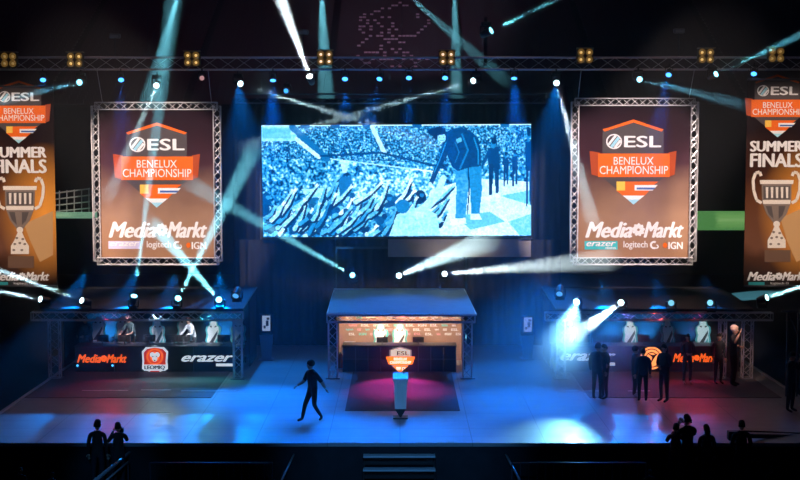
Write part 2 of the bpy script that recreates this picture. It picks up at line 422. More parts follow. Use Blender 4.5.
# ------------------------------------------------------------------ big screen
SY = 51.6
def make_screen():
    W, Hh = 408, 171
    yy, xx = np.mgrid[0:Hh, 0:W].astype(float)
    val = np.zeros((Hh, W))
    def blur(a, k):
        for _ in range(k):
            a = (a + np.roll(a, 1, 0) + np.roll(a, -1, 0) + np.roll(a, 1, 1) + np.roll(a, -1, 1)) / 5
        return a
    def nz(k): 
        a = blur(rng.random((Hh, W)), k); return (a - a.min()) / (a.max() - a.min())
    # px coordinates of the photograph -> cells
    def c(u, v): return ((u - 260.5) * 1.5, (v - 123.5) * 1.5)
    def poly(pts):
        m = np.zeros((Hh, W), bool); q = [c(*p) for p in pts]; k = len(q)
        for i in range(k):
            (x0, y0), (x1, y1) = q[i], q[(i + 1) % k]
            if y0 == y1: continue
            cond = ((yy >= min(y0, y1)) & (yy < max(y0, y1)))
            xi = x0 + (yy - y0) * (x1 - x0) / (y1 - y0)
            m ^= cond & (xx < xi)
        return m
    def ell(u, v, ru, rv):
        a, b_ = c(u, v); return ((xx - a) / (ru * 1.5)) ** 2 + ((yy - b_) / (rv * 1.5)) ** 2 < 1
    def stroke(pts, w0, w1):
        m = np.zeros((Hh, W), bool); q = [c(*p) for p in pts]; k = len(q) - 1
        for i in range(k):
            (x0, y0), (x1, y1) = q[i], q[i + 1]; dx, dy = x1 - x0, y1 - y0; L = dx * dx + dy * dy + 1e-9
            t_ = np.clip(((xx - x0) * dx + (yy - y0) * dy) / L, 0, 1)
            w = (w0 + (w1 - w0) * (i + t_) / k) * 1.5
            m |= (xx - x0 - t_ * dx) ** 2 + (yy - y0 - t_ * dy) ** 2 < w * w
        return m
    crowd = nz(2) * .62 + nz(6) * .38
    val = .05 + .95 * np.clip((crowd - .33) * 2.3, 0, 1)
    # far stand: finer and darker
    far = nz(1)
    fz = (yy < (50 + xx * .03)); val[fz] = (.10 + .75 * np.clip((far - .33) * 2.2, 0, 1))[fz]
    val[poly([(260, 123), (296, 123), (296, 140), (260, 140)])] = .75
    val[poly([(262, 127), (290, 127), (290, 137), (262, 137)])] = .62
    val[(yy < 3)] = .9
    for u in (300, 330, 362, 412, 500): val[poly([(u, 123), (u + 10, 123), (u + 9, 127), (u + 1, 127)])] = .25
    val[stroke([(292, 126), (326, 158)], 3.2, 3.2)] = .30
    val[stroke([(296, 138), (318, 156)], 2.0, 2.0)] = .88
    val[stroke([(372, 126), (384, 152)], 2.2, 2.2)] = .85
    val[stroke([(320, 155), (380, 152), (445, 168)], 1.1, 1.1)] = .15
    val[stroke([(330, 158), (440, 172)], .7, .7)] = .8
    # walkway behind the crowd and the cup on a plinth
    val[poly([(300, 188), (345, 186), (352, 200), (310, 204)])] = .78
    val[poly([(337, 176), (351, 176), (350, 196), (339, 196)])] = .30
    val[poly([(339, 160), (349, 160), (346, 172), (342, 172)])] = .85
    # lighter mid crowd
    mid = poly([(352, 176), (440, 165), (445, 190), (420, 200), (352, 200)])
    val[mid] = np.clip(val + .22, 0, 1)[mid]
    # stage floor on the right
    fl = poly([(430, 190), (470, 178), (532, 182), (532, 236), (415, 236)])
    val[fl] = (.86 + .10 * nz(10))[fl]
    val[poly([(455, 216), (490, 212), (505, 222), (470, 230)])] = .66
    val[poly([(500, 196), (532, 190), (532, 206)])] = .7
    val[poly([(508, 222), (532, 214), (532, 236), (520, 236)])] = .72
    # crowd bodies in the foreground
    for k in range(46):
        u = 262 + rng.random() * 158; v = 196 + rng.random() * 36
        val[ell(u, v, 4 + rng.random() * 4, 4 + rng.random() * 4)] = .04 + .3 * rng.random()
        val[ell(u + 2, v - 2, 2 + rng.random() * 2, 2)] = .35 + .5 * rng.random()
    # raised arms with open hands
    grain = nz(2)
    for k in range(74):
        u = 262 + rng.random() * 172; v = 200 + rng.random() * 36
        L = 12 + rng.random() * 20; an = R(34 + rng.random() * 34)
        e = (u + L * math.cos(an), v - L * math.sin(an)); md = (u + L * .5 * math.cos(an) + 1.2, v - L * .5 * math.sin(an) + 1.2)
        tone = .35 + .65 * rng.random()
        val[stroke([(u + 1.4, v + 1.4), (md[0] + 1.6, md[1] + 1.6), (e[0] + 1, e[1] + 1)], 2.6, 1.2)] = .06
        q = stroke([(u, v), md, e], 2.1, .9); val[q] = (tone * (.7 + .5 * grain))[q]
        val[ell(e[0], e[1], 1.5, 1.7)] = tone
        for f in range(4):
            fa = an + R(-30 + f * 20); fl_ = 3 + 1.5 * rng.random()
            val[stroke([e, (e[0] + fl_ * math.cos(fa), e[1] - fl_ * math.sin(fa))], .45, .35)] = min(1, tone + .12)
        if k % 2: val[ell(u - 3, v - 3 - rng.random() * 5, 2.6, 2.9)] = .05 + .2 * rng.random()
    # pale clad fan reaching to the man
    val[poly([(388, 236), (396, 214), (420, 206), (436, 214), (440, 236)])] = .8
    val[stroke([(418, 214), (436, 196), (443, 178)], 5, 3)] = .84
    val[ell(402, 206, 7, 7)] = .35
    # people standing on the right
    for (u, v0, v1, w) in ((494, 138, 194, 6), (506, 152, 186, 3), (515, 150, 186, 3), (529, 128, 206, 3.5)):
        hh = v1 - v0
        val[poly([(u - w, v0 + hh * .18), (u + w * .8, v0 + hh * .16), (u + w, v0 + hh * .55), (u - w * .9, v0 + hh * .55)])] = .15
        val[stroke([(u - w * .45, v0 + hh * .5), (u - w * .6, v1)], w * .38, w * .25)] = .1
        val[stroke([(u + w * .4, v0 + hh * .5), (u + w * .5, v1 - 2)], w * .38, w * .25)] = .13
        val[ell(u - .5, v0 + hh * .1, w * .42, hh * .085)] = .38
        val[ell(u, v0 + hh * .05, w * .45, hh * .06)] = .08
    val[stroke([(489, 152), (484, 162), (480, 170)], 1.8, 1.2)] = .2
    # the leaning man: legs, shoes, jacket, arm, head
    leg = poly([(455, 164), (469, 163), (468, 190), (465, 219), (455, 219), (456, 190)]); val[leg] = (.38 + .22 * grain)[leg]
    leg = poly([(467, 162), (481, 160), (482, 190), (479, 215), (471, 215), (470, 190)]); val[leg] = (.32 + .22 * grain)[leg]
    val[stroke([(468, 168), (469, 190), (467, 214)], .8, .5)] = .12
    val[poly([(451, 219), (465, 218), (466, 224), (450, 225)])] = .98
    val[poly([(470, 214), (479, 214), (482, 220), (470, 220)])] = .95
    jk = poly([(440, 139), (447, 131), (458, 127.5), (470, 130), (478, 138), (481, 150), (481, 166), (470, 167), (458, 171), (452, 167), (447, 155)]); val[jk] = (.06 + .16 * grain)[jk]
    val[stroke([(462, 134), (468, 150), (460, 168)], .9, .9)] = .36
    val[stroke([(474, 138), (478, 150), (478, 164)], .8, .8)] = .42
    val[stroke([(455, 142), (459, 152), (455, 162)], .6, .6)] = .3
    val[poly([(456, 139), (461, 137), (462, 141), (457, 143)])] = .6
    arm = stroke([(448, 140), (443, 156), (436, 170), (431, 182)], 4.0, 2.2); val[arm] = (.05 + .14 * grain)[arm]
    val[stroke([(446, 142), (440, 158), (434, 172)], .5, .5)] = .45
    val[ell(430, 184.5, 1.9, 2.6)] = .85
    val[stroke([(430, 184), (427, 188)], .8, .5)] = .85
    val[ell(439, 133, 7.2, 6.6)] = .05
    val[ell(432, 131.5, 4, 3.5)] = .07
    val[ell(441.5, 137.5, 4.2, 4.8)] = .78
    val[stroke([(438, 133.5), (446, 132.5)], 1.4, 1.2)] = .06
    val[ell(439.8, 137, .7, .5)] = .15; val[ell(443.6, 136.8, .7, .5)] = .15; val[stroke([(440.5, 140.2), (443, 140)], .35, .35)] = .4
    val[(xx < 2) | (xx > W - 3)] *= .9
    tx = .86 + .28 * nz(2) ; val = np.clip(val * tx, 0, 1)
    # cyan-blue duotone
    lut_p = [0, .2, .45, .7, 1]
    r_ = np.interp(val, lut_p, [.0, .0, .008, .14, .75]); g_ = np.interp(val, lut_p, [.012, .075, .27, .62, 1.0]); b_ = np.interp(val, lut_p, [.075, .30, .68, .95, 1.05])
    return np.stack([r_, g_, b_, np.ones_like(r_)], -1)
def screen_mesh(parent):
    img = make_screen(); Hh, W = img.shape[:2]
    tl, tr, bl, brr = P(260.5, 124.5, SY), P(532, 123, SY), P(262.5, 238, SY), P(532, 236.5, SY)
    vs = []
    for j in range(Hh + 1):
        for i in range(W + 1):
            a, c = i / W, j / Hh
            q = (tl * (1 - a) + tr * a) * (1 - c) + (bl * (1 - a) + brr * a) * c
            vs.append((q.x - parent.location.x, q.y - parent.location.y, q.z - parent.location.z))
    fs = [(j * (W + 1) + i, (j + 1) * (W + 1) + i, (j + 1) * (W + 1) + i + 1, j * (W + 1) + i + 1) for j in range(Hh) for i in range(W)]
    me = bpy.data.meshes.new('display_face'); me.from_pydata(vs, [], fs)
    at = me.attributes.new('picture', 'FLOAT_COLOR', 'FACE'); at.data.foreach_set('color', img.reshape(-1))
    m = bpy.data.materials.new('led_picture'); m.use_nodes = True; nt = m.node_tree; nt.nodes.clear()
    o_ = nt.nodes.new('ShaderNodeOutputMaterial'); e = nt.nodes.new('ShaderNodeEmission'); a_ = nt.nodes.new('ShaderNodeAttribute'); a_.attribute_name = 'picture'
    e.inputs['Strength'].default_value = 1.5
    nt.links.new(a_.outputs['Color'], e.inputs[0]); nt.links.new(e.outputs[0], o_.inputs[0]); m.cycles.emission_sampling = 'NONE'
    me.materials.append(m)
    o = bpy.data.objects.new('display_face', me); COL.objects.link(o); o.parent = parent
    return tl, tr, bl, brr
c0 = P(396, 238, SY)
scr = empty('video_screen', (c0.x, SY, c0.z), 'huge blue video screen showing a man leaning to a cheering crowd', 'screen')
tl, tr, bl, brr = screen_mesh(scr)
g = G(); g.box(((tl.x + tr.x) / 2, SY + .16, (tl.z + bl.z) / 2), (tr.x - tl.x + .1, .28, tl.z - bl.z + .1), BLK); g.build('casing', scr)
g = G()
for a_, c_ in ((tl, tr), (tr, brr), (brr, bl), (bl, tl)): g.tube(Vector(a_) + Vector((0, .03, 0)), Vector(c_) + Vector((0, .03, 0)), .05, BLK)
g.build('frame', scr)
a, c = P(388, 257, 51.8), P(531, 239, 51.8)
tag(G().box(((a.x + c.x) / 2, 51.85, (a.z + c.z) / 2), (c.x - a.x, .06, c.z - a.z), mat('lit_curtain_pale', (.40, .36, .32), .8, noise=.15, nscale=1.5)).build('lit_curtain_panel'),
    'pale panel for the lit curtain part under the right half of the video screen', 'panel')  # light on the curtain put in as a separate pale panel

# ------------------------------------------------------------------ framed banners
BY = 47.9
def esl_badge(gm, gt, cu, cv, s, Y, lift):
    """crest of chevron, globe, ribbon and flag; (cu, cv) = ribbon centre, s = scale to the framed banner's pixels"""
    A = lambda pts, m, l=0: gm.art([(cu + x * s, cv + y * s) for x, y in pts], Y, lift + l, m)
    A([(-31, -35), (0, -44.5), (30, -35), (30, 12), (0, 38), (-31, 12)], GREYP)
    A([(-31, -36), (0, -46), (30, -36), (28, -34), (0, -43), (-29, -34)], ORANGE, .008)
    A([(-44, -14.5), (-34, -13), (-34, 11), (-42, 9)], DORANGE, .008)
    A([(43, -14.5), (35, -13), (35, 11), (41, 9)], DORANGE, .008)
    A([(-35.5, -12), (36, -12), (36, 11.5), (-35.5, 11.5)], ORANGE, .016)
    gt.text('BENELUX', cu - 20 * s, cu + 20 * s, cv - 8.5 * s, cv - .8 * s, Y, lift + .03, WHITE, .012)
    gt.text('CHAMPIONSHIP', cu - 34 * s, cu + 34.5 * s, cv + .4 * s, cv + 8.6 * s, Y, lift + .03, WHITE, .012)
    gm.disc(cu - 19.5 * s, cv - 24 * s, 8 * s, 7.6 * s, Y, lift + .010, WHITE)
    gm.disc(cu - 19.5 * s, cv - 24 * s, 6.6 * s, 6.3 * s, Y, lift + .018, GREYP)
    for k, (o, m) in enumerate([(-2.4, WHITE), (1.2, SKYP), (4.3, WHITE)]):
        w = 1.25 if k != 1 else 1.5; a = R(-52); dx, dy = math.cos(a), math.sin(a); nx, ny = -dy, dx
        L = math.sqrt(max(.5, 40 - o * o)); q = []
        for sx, sn in ((-1, -1), (1, -1), (1, 1), (-1, 1)):
            q.append((-19.5 + sx * dx * L + nx * (o + sn * w), -24 + sx * dy * L + ny * (o + sn * w)))
        A(q, m, .026)
    gt.text('ESL', cu - 9 * s, cu + 27 * s, cv - 29.5 * s, cv - 18.3 * s, Y, lift + .03, WHITE, .05)
    A([(-17, 16), (-8.5, 16), (-8.5, 25), (-17, 25)], YEL, .012)
    A([(-8.5, 16), (25, 16), (20, 19.5), (1, 19.5), (1, 25), (16, 25), (11, 30), (-11, 30), (-17, 25), (-8.5, 25)], ORANGE, .010)
    A([(1, 19.5), (24, 19.5), (19, 25), (1, 25)], WHITE, .014)
    A([(3, 22), (22, 22), (20, 24), (3, 24)], BLUEP, .020)
    A([(-11, 30), (11, 30), (6, 34), (-6, 34)], WHITE, .016)
    A([(-6, 34), (6, 34), (0, 39), (0, 39.2)], SKYP, .016)

def mm_logo(gt, u0, u1, v0, v1, Y, lift, m, bo=.055):
    w = u1 - u0; h = v1 - v0
    gt.text('Media', u0, u0 + w * .475, v0, v1, Y, lift, m, bo, .35)
    gt.text('Markt', u0 + w * .60, u1, v0, v1, Y, lift, m, bo, .35)
    cu, cv = u0 + w * .54, (v0 + v1) / 2; r = min(h * .52, w * .07)
    for k in range(9):
        a = 2 * math.pi * k / 9; b1 = a + .55
        pts = [(cu + r * .15 * math.cos(a), cv + r * .15 * math.sin(a)), (cu + r * .72 * math.cos(a + .1), cv + r * .72 * math.sin(a + .1)), (cu + r * math.cos(b1), cv + r * math.sin(b1)),
               (cu + r * .85 * math.cos(b1 + .35), cv + r * .85 * math.sin(b1 + .35)), (cu + r * .3 * math.cos(b1 + .2), cv + r * .3 * math.sin(b1 + .2))]
        gt.art(pts, Y, lift, m)

def framed_banner(u0, u1, v0, v1, label, right):
    Y = BY; c = P((u0 + u1) / 2, v1, Y)
    t = empty('framed_banner', (c.x, Y, c.z), label, 'banner', 'framed banners')
    p00, p11 = P(u0 + 3.5, v1 - 3.5, Y), P(u1 - 3.5, v0 + 3.5, Y)
    if True:
        w = P(u0 + 7, 100, Y).x - P(u0, 100, Y).x
        cor = [(p00.x, p00.z), (p11.x, p00.z), (p11.x, p11.z), (p00.x, p11.z)]
        for i in range(4):
            (xa, z_a), (xb, z_b) = cor[i], cor[(i + 1) % 4]
            g = G(); truss(g, (xa, Y, z_a), (xb, Y, z_b), (0, 1, 0), w, .22, ALU, .024, .29, .012); g.build('frame_truss', t)
    zc_ = P(400, v1, Y).z
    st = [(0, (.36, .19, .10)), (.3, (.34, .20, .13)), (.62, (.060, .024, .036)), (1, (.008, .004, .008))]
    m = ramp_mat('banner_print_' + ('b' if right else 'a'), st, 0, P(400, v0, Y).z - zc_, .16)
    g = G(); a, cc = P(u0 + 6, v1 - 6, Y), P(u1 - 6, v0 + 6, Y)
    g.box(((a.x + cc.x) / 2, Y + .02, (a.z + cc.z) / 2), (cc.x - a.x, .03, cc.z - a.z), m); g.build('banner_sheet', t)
    gm, gt = G(), G(); cu = (u0 + u1) / 2 - .5; dv = v1 - 264
    esl_badge(gm, gt, cu, 168.5 + (0 if not right else -3), 1.0, Y, .0)
    mm_logo(gt, cu - 47.5, cu + 49.5, 222, 237.5, Y, .01, WHITE)
    gt.text('logitech', cu - 10, cu + 14, 241, 249.5, Y, .01, WHITE, .02)
    gt.ring(cu + 20.5, 245, 2.2, 4.2, Y, .01, WHITE, a0=60, a1=300, n=14)
    gt.ring(cu + 23, 246.5, 1, 2.2, Y, .01, WHITE, a0=-90, a1=120, n=10)
    gt.text('IGN', cu + 35, cu + 49, 242, 249, Y, .01, WHITE, .05)
    gm.disc(cu + 31.5, 245.3, 2.2, 2.6, Y, .01, ORANGE)
    if right:
        gm.art([(cu - 49, 241), (cu - 16, 241), (cu - 16, 249.5), (cu - 49, 249.5)], Y, .004, TEALP)
        gt.text('erazer', cu - 47, cu - 18, 242, 246.2, Y, .02, WHITE, .03, .3); gt.text('MEDION', cu - 28, cu - 18, 247, 249, Y, .02, WHITE, .03)
    else:
        gm.art([(cu - 48.5, 241), (cu - 16.5, 241), (cu - 16.5, 248.8), (cu - 48.5, 248.8)], Y, .004, LILAC)
        gt.text('erazer', cu - 47, cu - 18, 242, 246, Y, .02, WHITE, .03, .3)
    gm.build('crest', t); gt.build('lettering', t)
    for u in (u0 + 8, u1 - 9):
        x = P(u, v0, Y).x; G().tube((x, Y, P(u, v0, Y).z), (x, Y - .8, TZ - .2), .013, ALU, 5).build('chain', t)
    return t
framed_banner(94.5, 220.5, 102.5, 264.5, 'truss framed tournament banner with a lilac bottom strip, left of the video screen', False)
framed_banner(570, 698, 98.5, 264.5, 'truss framed tournament banner with a teal bottom strip, right of the video screen', True)

# ------------------------------------------------------------------ tall outer banners
OY = 46.2
def tall_banner(cu, label, var):
    Y = OY; v0, v1 = 79.5 + (7 if var == 'a' else 0), 286
    c = P(cu, v1, Y); t = empty('trophy_banner', (c.x, Y, c.z), label, 'banner', 'tall trophy banners')
    a, cc = P(cu - 33, v1, Y), P(cu + 33, v0, Y)
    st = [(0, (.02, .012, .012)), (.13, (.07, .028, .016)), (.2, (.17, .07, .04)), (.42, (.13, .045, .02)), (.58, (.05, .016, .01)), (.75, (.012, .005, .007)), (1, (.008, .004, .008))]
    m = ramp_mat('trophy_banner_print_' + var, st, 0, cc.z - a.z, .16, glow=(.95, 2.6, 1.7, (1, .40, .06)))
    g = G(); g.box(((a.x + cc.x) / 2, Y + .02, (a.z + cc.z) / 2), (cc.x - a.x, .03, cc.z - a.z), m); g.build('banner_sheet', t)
    g = G(); g.tube((a.x, Y, cc.z), (cc.x, Y, cc.z), .04, DALU, 8); g.tube((a.x, Y, a.z), (cc.x, Y, a.z), .04, DALU, 8); g.build('rod', t)
    for s_ in (-25, 25):
        x = P(cu + s_, v0, Y).x; G().tube((x, Y, cc.z), (x, Y + .5, TZ - .2), .01, DALU, 5).build('cord', t)
    gm, gt = G(), G(); d = 0 if var == 'b' else 6
    esl_badge(gm, gt, cu + (1 if var == 'b' else -1), 108.5 + d, .74, Y, 0)
    gt.text('SUMMER', cu - 26, cu + 26, 141 + d, 151.5 + d, Y, .01, WHITE, .05)
    gt.text('FINALS', cu - 26, cu + 26, 153.5 + d, 167 + d, Y, .01, WHITE, .05)
    mm_logo(gt, cu - 29, cu + 29, 272, 280.5, Y, .01, WHITE)
    gt.text('logitech G', cu - 6, cu + 12, 282, 285, Y, .01, WHITE, .02)
    gm.art([(cu - 28, 282), (cu - 12, 282), (cu - 12, 285), (cu - 28, 285)], Y, .004, TEALP)
    # golden light shape of the print right of the cup
    gm.art([(cu + 4, 218 + d), (cu + 33, 205 + d), (cu + 33, 255), (cu + 20, 262), (cu + 10, 240)], Y, .002, mat('gold_print', (.62, .36, .16), .5))
    SIL = mat('cup_print_light', (.88, .8, .72), .5); SID = mat('cup_print_dark', (.07, .05, .05), .5); SIM = mat('cup_print_mid', (.22, .16, .13), .5)
    e = d
    gm.art([(cu - 15, 182 + e), (cu + 15, 182 + e), (cu + 14.5, 202 + e), (cu + 10, 214 + e), (cu + 3, 223 + e), (cu - 3, 223 + e), (cu - 10, 214 + e), (cu - 14.5, 202 + e)], Y, .008, SIM)
    gm.art([(cu - 17, 180 + e), (cu + 17, 180 + e), (cu + 16.5, 184 + e), (cu - 16.5, 184 + e)], Y, .014, SIL)
    gm.art([(cu - 13.5, 186 + e), (cu + 13.5, 186 + e), (cu + 13, 199 + e), (cu - 13, 199 + e)], Y, .014, SID)
    for k in range(5): gm.art([(cu - 11 + k * 5, 187 + e), (cu - 8.4 + k * 5, 187 + e), (cu - 8.6 + k * 5, 198 + e), (cu - 10.6 + k * 5, 198 + e)], Y, .022, SIL)
    gm.art([(cu - 14, 200 + e), (cu + 14, 200 + e), (cu + 13.4, 204 + e), (cu - 13.4, 204 + e)], Y, .014, SIL)
    gm.art([(cu - 11, 206 + e), (cu - 5, 206 + e), (cu - 3, 219 + e), (cu - 8, 214 + e)], Y, .014, SID)
    gm.art([(cu + 2, 206 + e), (cu + 9, 206 + e), (cu + 6, 215 + e), (cu + 2, 219 + e)], Y, .014, SID)
    gm.disc(cu, 224 + e, 3.4, 3.2, Y, .014, SIL, 12)
    gm.art([(cu - 2, 226 + e), (cu + 2, 226 + e), (cu + 6, 235 + e), (cu + 9, 240 + e), (cu + 9, 248 + e), (cu - 9, 248 + e), (cu - 9, 240 + e), (cu - 6, 235 + e)], Y, .012, SIL)
    for (x, y) in ((-3, 232), (3, 233), (-5, 238), (0, 237), (5, 238), (-6, 244), (2, 244)): gm.disc(cu + x, y + e, 1.5, 1.2, Y, .02, SIM, 8)
    for s_ in (-1, 1):
        pts = [(15, 203), (20, 200), (23, 190), (23.5, 180), (21, 173), (17, 172), (15.5, 176)]
        for k in range(len(pts) - 1):
            (x0, y0), (x1, y1) = pts[k], pts[k + 1]; L = math.hypot(x1 - x0, y1 - y0); nx, ny = -(y1 - y0) / L * 1.5, (x1 - x0) / L * 1.5
            gm.art([(cu + s_ * (x0 + nx), y0 + ny + e), (cu + s_ * (x1 + nx), y1 + ny + e), (cu + s_ * (x1 - nx), y1 - ny + e), (cu + s_ * (x0 - nx), y0 - ny + e)], Y, .014, SIL)
    gm.art([(cu - 12, 250 + e), (cu + 14, 250 + e), (cu + 14, 262 + e), (cu - 12, 262 + e)], Y, .006, mat('plinth_print', (.16, .09, .06), .5))
    gm.build('print_picture', t); gt.build('lettering', t)
tall_banner(20, 'tall hanging SUMMER FINALS cup banner at the far left edge', 'a')
tall_banner(776.5, 'tall hanging SUMMER FINALS cup banner at the far right edge', 'b')

# ------------------------------------------------------------------ lamps
GLASSC = {}
def lens_mat(col, s):
    k = ('lens', tuple(col), s)
    if k not in GLASSC:
        m = bpy.data.materials.new('lamp_lens'); m.use_nodes = True; b = m.node_tree.nodes['Principled BSDF']
        b.inputs['Base Color'].default_value = (.2, .2, .2, 1); b.inputs['Emission Color'].default_value = (*col, 1); b.inputs['Emission Strength'].default_value = s
        m.cycles.emission_sampling = 'NONE'; GLASSC[k] = m
    return GLASSC[k]

def spot(name, loc, d, col, W, ang, blend=.25, size=.06):
    l = bpy.data.lights.new(name, 'SPOT'); l.energy = W; l.color = col; l.spot_size = R(ang); l.spot_blend = blend; l.shadow_soft_size = size
    o = bpy.data.objects.new(name, l); COL.objects.link(o); o.location = loc
    o.rotation_euler = Vector(d).to_track_quat('-Z', 'Y').to_euler(); return o

def moving_head(loc, aim, label, col=(.35, .9, 1), W=0, ang=4, hang=True, lens=6.0, s=1.0, group='moving head lamps', blend=.25):
    """loc = pivot of the head; aim = point it looks at"""
    loc = Vector(loc); d = (Vector(aim) - loc).normalized(); sg = 1 if hang else -1
    t = empty('moving_head_lamp', loc, label, 'stage lamp', group)
    g = G(); g.box(loc + Vector((0, 0, sg * .27 * s)), (.30 * s, .24 * s, .11 * s), BLK, bev=.02); 
    if hang: g.tube(loc + Vector((0, 0, .3 * s)), loc + Vector((0, 0, .42 * s)), .03, BLK)
    g.build('base', t)
    g = G()
    for a in (-1, 1): g.box(loc + Vector((a * .17 * s, 0, sg * .09 * s)), (.035 * s, .09 * s, .26 * s), BLK, bev=.008)
    g.box(loc + Vector((0, 0, sg * .2 * s)), (.36 * s, .10 * s, .04 * s), BLK, bev=.008)
    g.build('yoke', t)
    g = G(); g.lathe([(.05 * s, -.2 * s), (.10 * s, -.17 * s), (.125 * s, -.02 * s), (.12 * s, .08 * s), (.135 * s, .16 * s), (.135 * s, .19 * s), (.11 * s, .19 * s)], loc, mat('lamp_housing', (.05, .05, .06), .35), 14, d); h_ = g.build('head', t)
    g = G(); g.lathe([(.098 * s, .185 * s), (.105 * s, .197 * s), (.06 * s, .207 * s)], loc, lens_mat(col, lens * .6), 14, d); g.build('lens', h_)
    if W:
        l = spot('lamp_beam', d * .30 * s, d, col, W * 1.5, ang, blend); l.parent = t
    return t

def at(u, v, Y): return P(u, v, Y)
HY = 46.6
TEAL = (.22, .82, 1.0); COOL = (.62, .93, 1.0); SKY = (.25, .75, 1.0)
heads = [
 # u, v, Y, target (u, v, Y), colour, watts, angle, hang, lens, label
 (81, 82, HY, (20, 97, 40), SKY, 60e3, 2.0, 1, 6, 'hanging moving head above the left trophy banner throwing a thin beam left'),
 (157, 84, HY, (138, 128, 42), COOL, 90e3, 2.4, 1, 9, 'hanging moving head over the left framed banner with a short downward beam'),
 (238, 83, HY, (352, 119, 40), COOL, 230e3, 1.7, 1, 10, 'hanging moving head whose beam runs from the left down to the screen top'),
 (311, 80, HY, (270, -30, 42.5), (.8, .95, 1), 420e3, 6.5, 1, 30, 'hanging moving head throwing the widest white beam steeply upward'),
 (476, 80, HY, (340, 119, 40), COOL, 230e3, 1.7, 1, 9, 'hanging moving head whose beam runs from the right down to the screen top'),
 (556, 81, HY, (574, 150, 41), COOL, 170e3, 2.6, 1, 9, 'hanging moving head left of the right framed banner beaming down'),
 (638, 79, HY, (700, 94, 40), SKY, 50e3, 2.0, 1, 6, 'hanging moving head over the right framed banner with a faint thin beam'),
 (712, 76, HY, (815, 28, 43), TEAL, 230e3, 3.2, 1, 10, 'hanging moving head near the right trophy banner beaming up and right'),
 (182, -22, 51, (146, 118, 58), TEAL, 460e3, 7.5, 1, 6, 'lamp hung above the picture sending a teal beam down behind the left banner'),
 (320, -40, 54, (327, 118, 57), TEAL, 420e3, 8.0, 1, 6, 'lamp hung above the picture sending a wide teal beam down behind the screen top'),
 (385, -25, 54, (484, 62, 59), TEAL, 420e3, 4.6, 1, 6, 'lamp hung above the picture with a teal beam slanting right across the stand'),
 (453.5, -45, 54, (457, 110, 57), TEAL, 420e3, 6.0, 1, 6, 'lamp hung above the picture with a narrow teal beam falling right of centre'),
 # left booth
 (45, 300, 45.0, (-25, 286, 43), COOL, 900e3, 3.0, 0, 12, 'moving head on the far left end of the left booth truss, beam going left'),
 (86, 302, 45.0, (-12, 266, 42), COOL, 900e3, 2.6, 0, 12, 'moving head above the seated dark clad player, beam rising left'),
 (133.5, 300.5, 45.0, (140.5, 248, 44), TEAL, 500e3, 3.0, 0, 12, 'moving head above the capped player, beam rising straight up'),
 (177, 300.5, 45.0, (246, 165, 37), TEAL, 260e3, 3.0, 0, 12, 'moving head above the white shirted player, beam rising right'),
 (220, 301, 45.0, (160, 232, 37), TEAL, 260e3, 3.0, 0, 12, 'moving head beside the left booth right tower, beam rising left'),
 # centre
 (354, 276, 50.3, (216, 198, 38), TEAL, 260e3, 2.0, 0, 10, 'moving head behind the centre roof sending a long beam up left'),
 (398, 276, 50.3, (474, 245, 38), COOL, 190e3, 3.2, 0, 11, 'moving head behind the middle of the centre roof, beam rising right'),
 (443, 274, 50.3, (592, 261, 37.5), (.8, .97, 1), 270e3, 2.8, 0, 12, 'moving head behind the right end of the centre roof, nearly level beam'),
 # right booth
 (577, 300, 44.8, (536, 440, 34), (.20, .62, 1), 5.2e3, 25.0, 0, 60, 'glaring moving head on the right booth truss flooding the stage floor'),
 (622, 302, 45.0, (574, 336, 37.5), COOL, 110e3, 4.0, 0, 14, 'moving head beside the glaring one, beam falling left'),
 (671, 303, 45.0, (690, 300, 30), SKY, 0, 4, 0, 1.6, 'dim moving head above the round orange emblem'),
 (711, 303, 45.0, (600, 280, 30), SKY, 0, 4, 0, 2.0, 'dim moving head above the right orange desk lettering'),
 (762, 299, 45.0, (846, 272, 43), (.45, .95, 1), 700e3, 5.0, 0, 16, 'moving head right of the right booth, wide beam going right'),
]
for u, v, Y, (tu, tv, tY), col, W, ang, hang, ln, lab in heads:
    moving_head(at(u, v, Y), at(tu, tv, tY), lab, col, W, ang, bool(hang), ln, 1.0, blend=1.0 if ang > 20 else .25)
# up-and-right beam from the tall lamp above the truss
moving_head(at(486, 33, 48), at(572, -8, 46), 'moving head on the tall bracket above the truss right of centre', TEAL, 260e3, 3.4, True, 6, 1.2)

def par_can(loc, aim, label, col=(.03, .22, 1), W=0, ang=40, lens=9.0):
    loc = Vector(loc); d = (Vector(aim) - loc).normalized()
    t = empty('wash_lamp', loc, label, 'stage lamp', 'blue wash lamps under the truss')
    g = G()
    for a in (-1, 1): g.tube(loc + Vector((a * .13, 0, 0)), loc + Vector((a * .13, 0, .22)), .012, BLK, 5)
    g.tube(loc + Vector((-.13, 0, .22)), loc + Vector((.13, 0, .22)), .012, BLK, 5); g.tube(loc + Vector((0, 0, .2)), loc + Vector((0, 0, .32)), .02, BLK, 5)
    g.build('bracket', t)
    g = G(); g.lathe([(.06, -.16), (.11, -.12), (.12, .06), (.13, .10), (.11, .10)], loc, mat('lamp_housing', (.05, .05, .06), .35), 14, d); h_ = g.build('can', t)
    g = G(); g.lathe([(.09, .09), (.1, .105), (.05, .112)], loc, lens_mat((.05, .30, 1), lens * .45), 14, d); g.build('lens', h_)
    if W:
        l = spot('wash_beam', d * .2, d, col, W, ang, 1, .1); l.parent = t
BL = (.0, .16, 1.0)
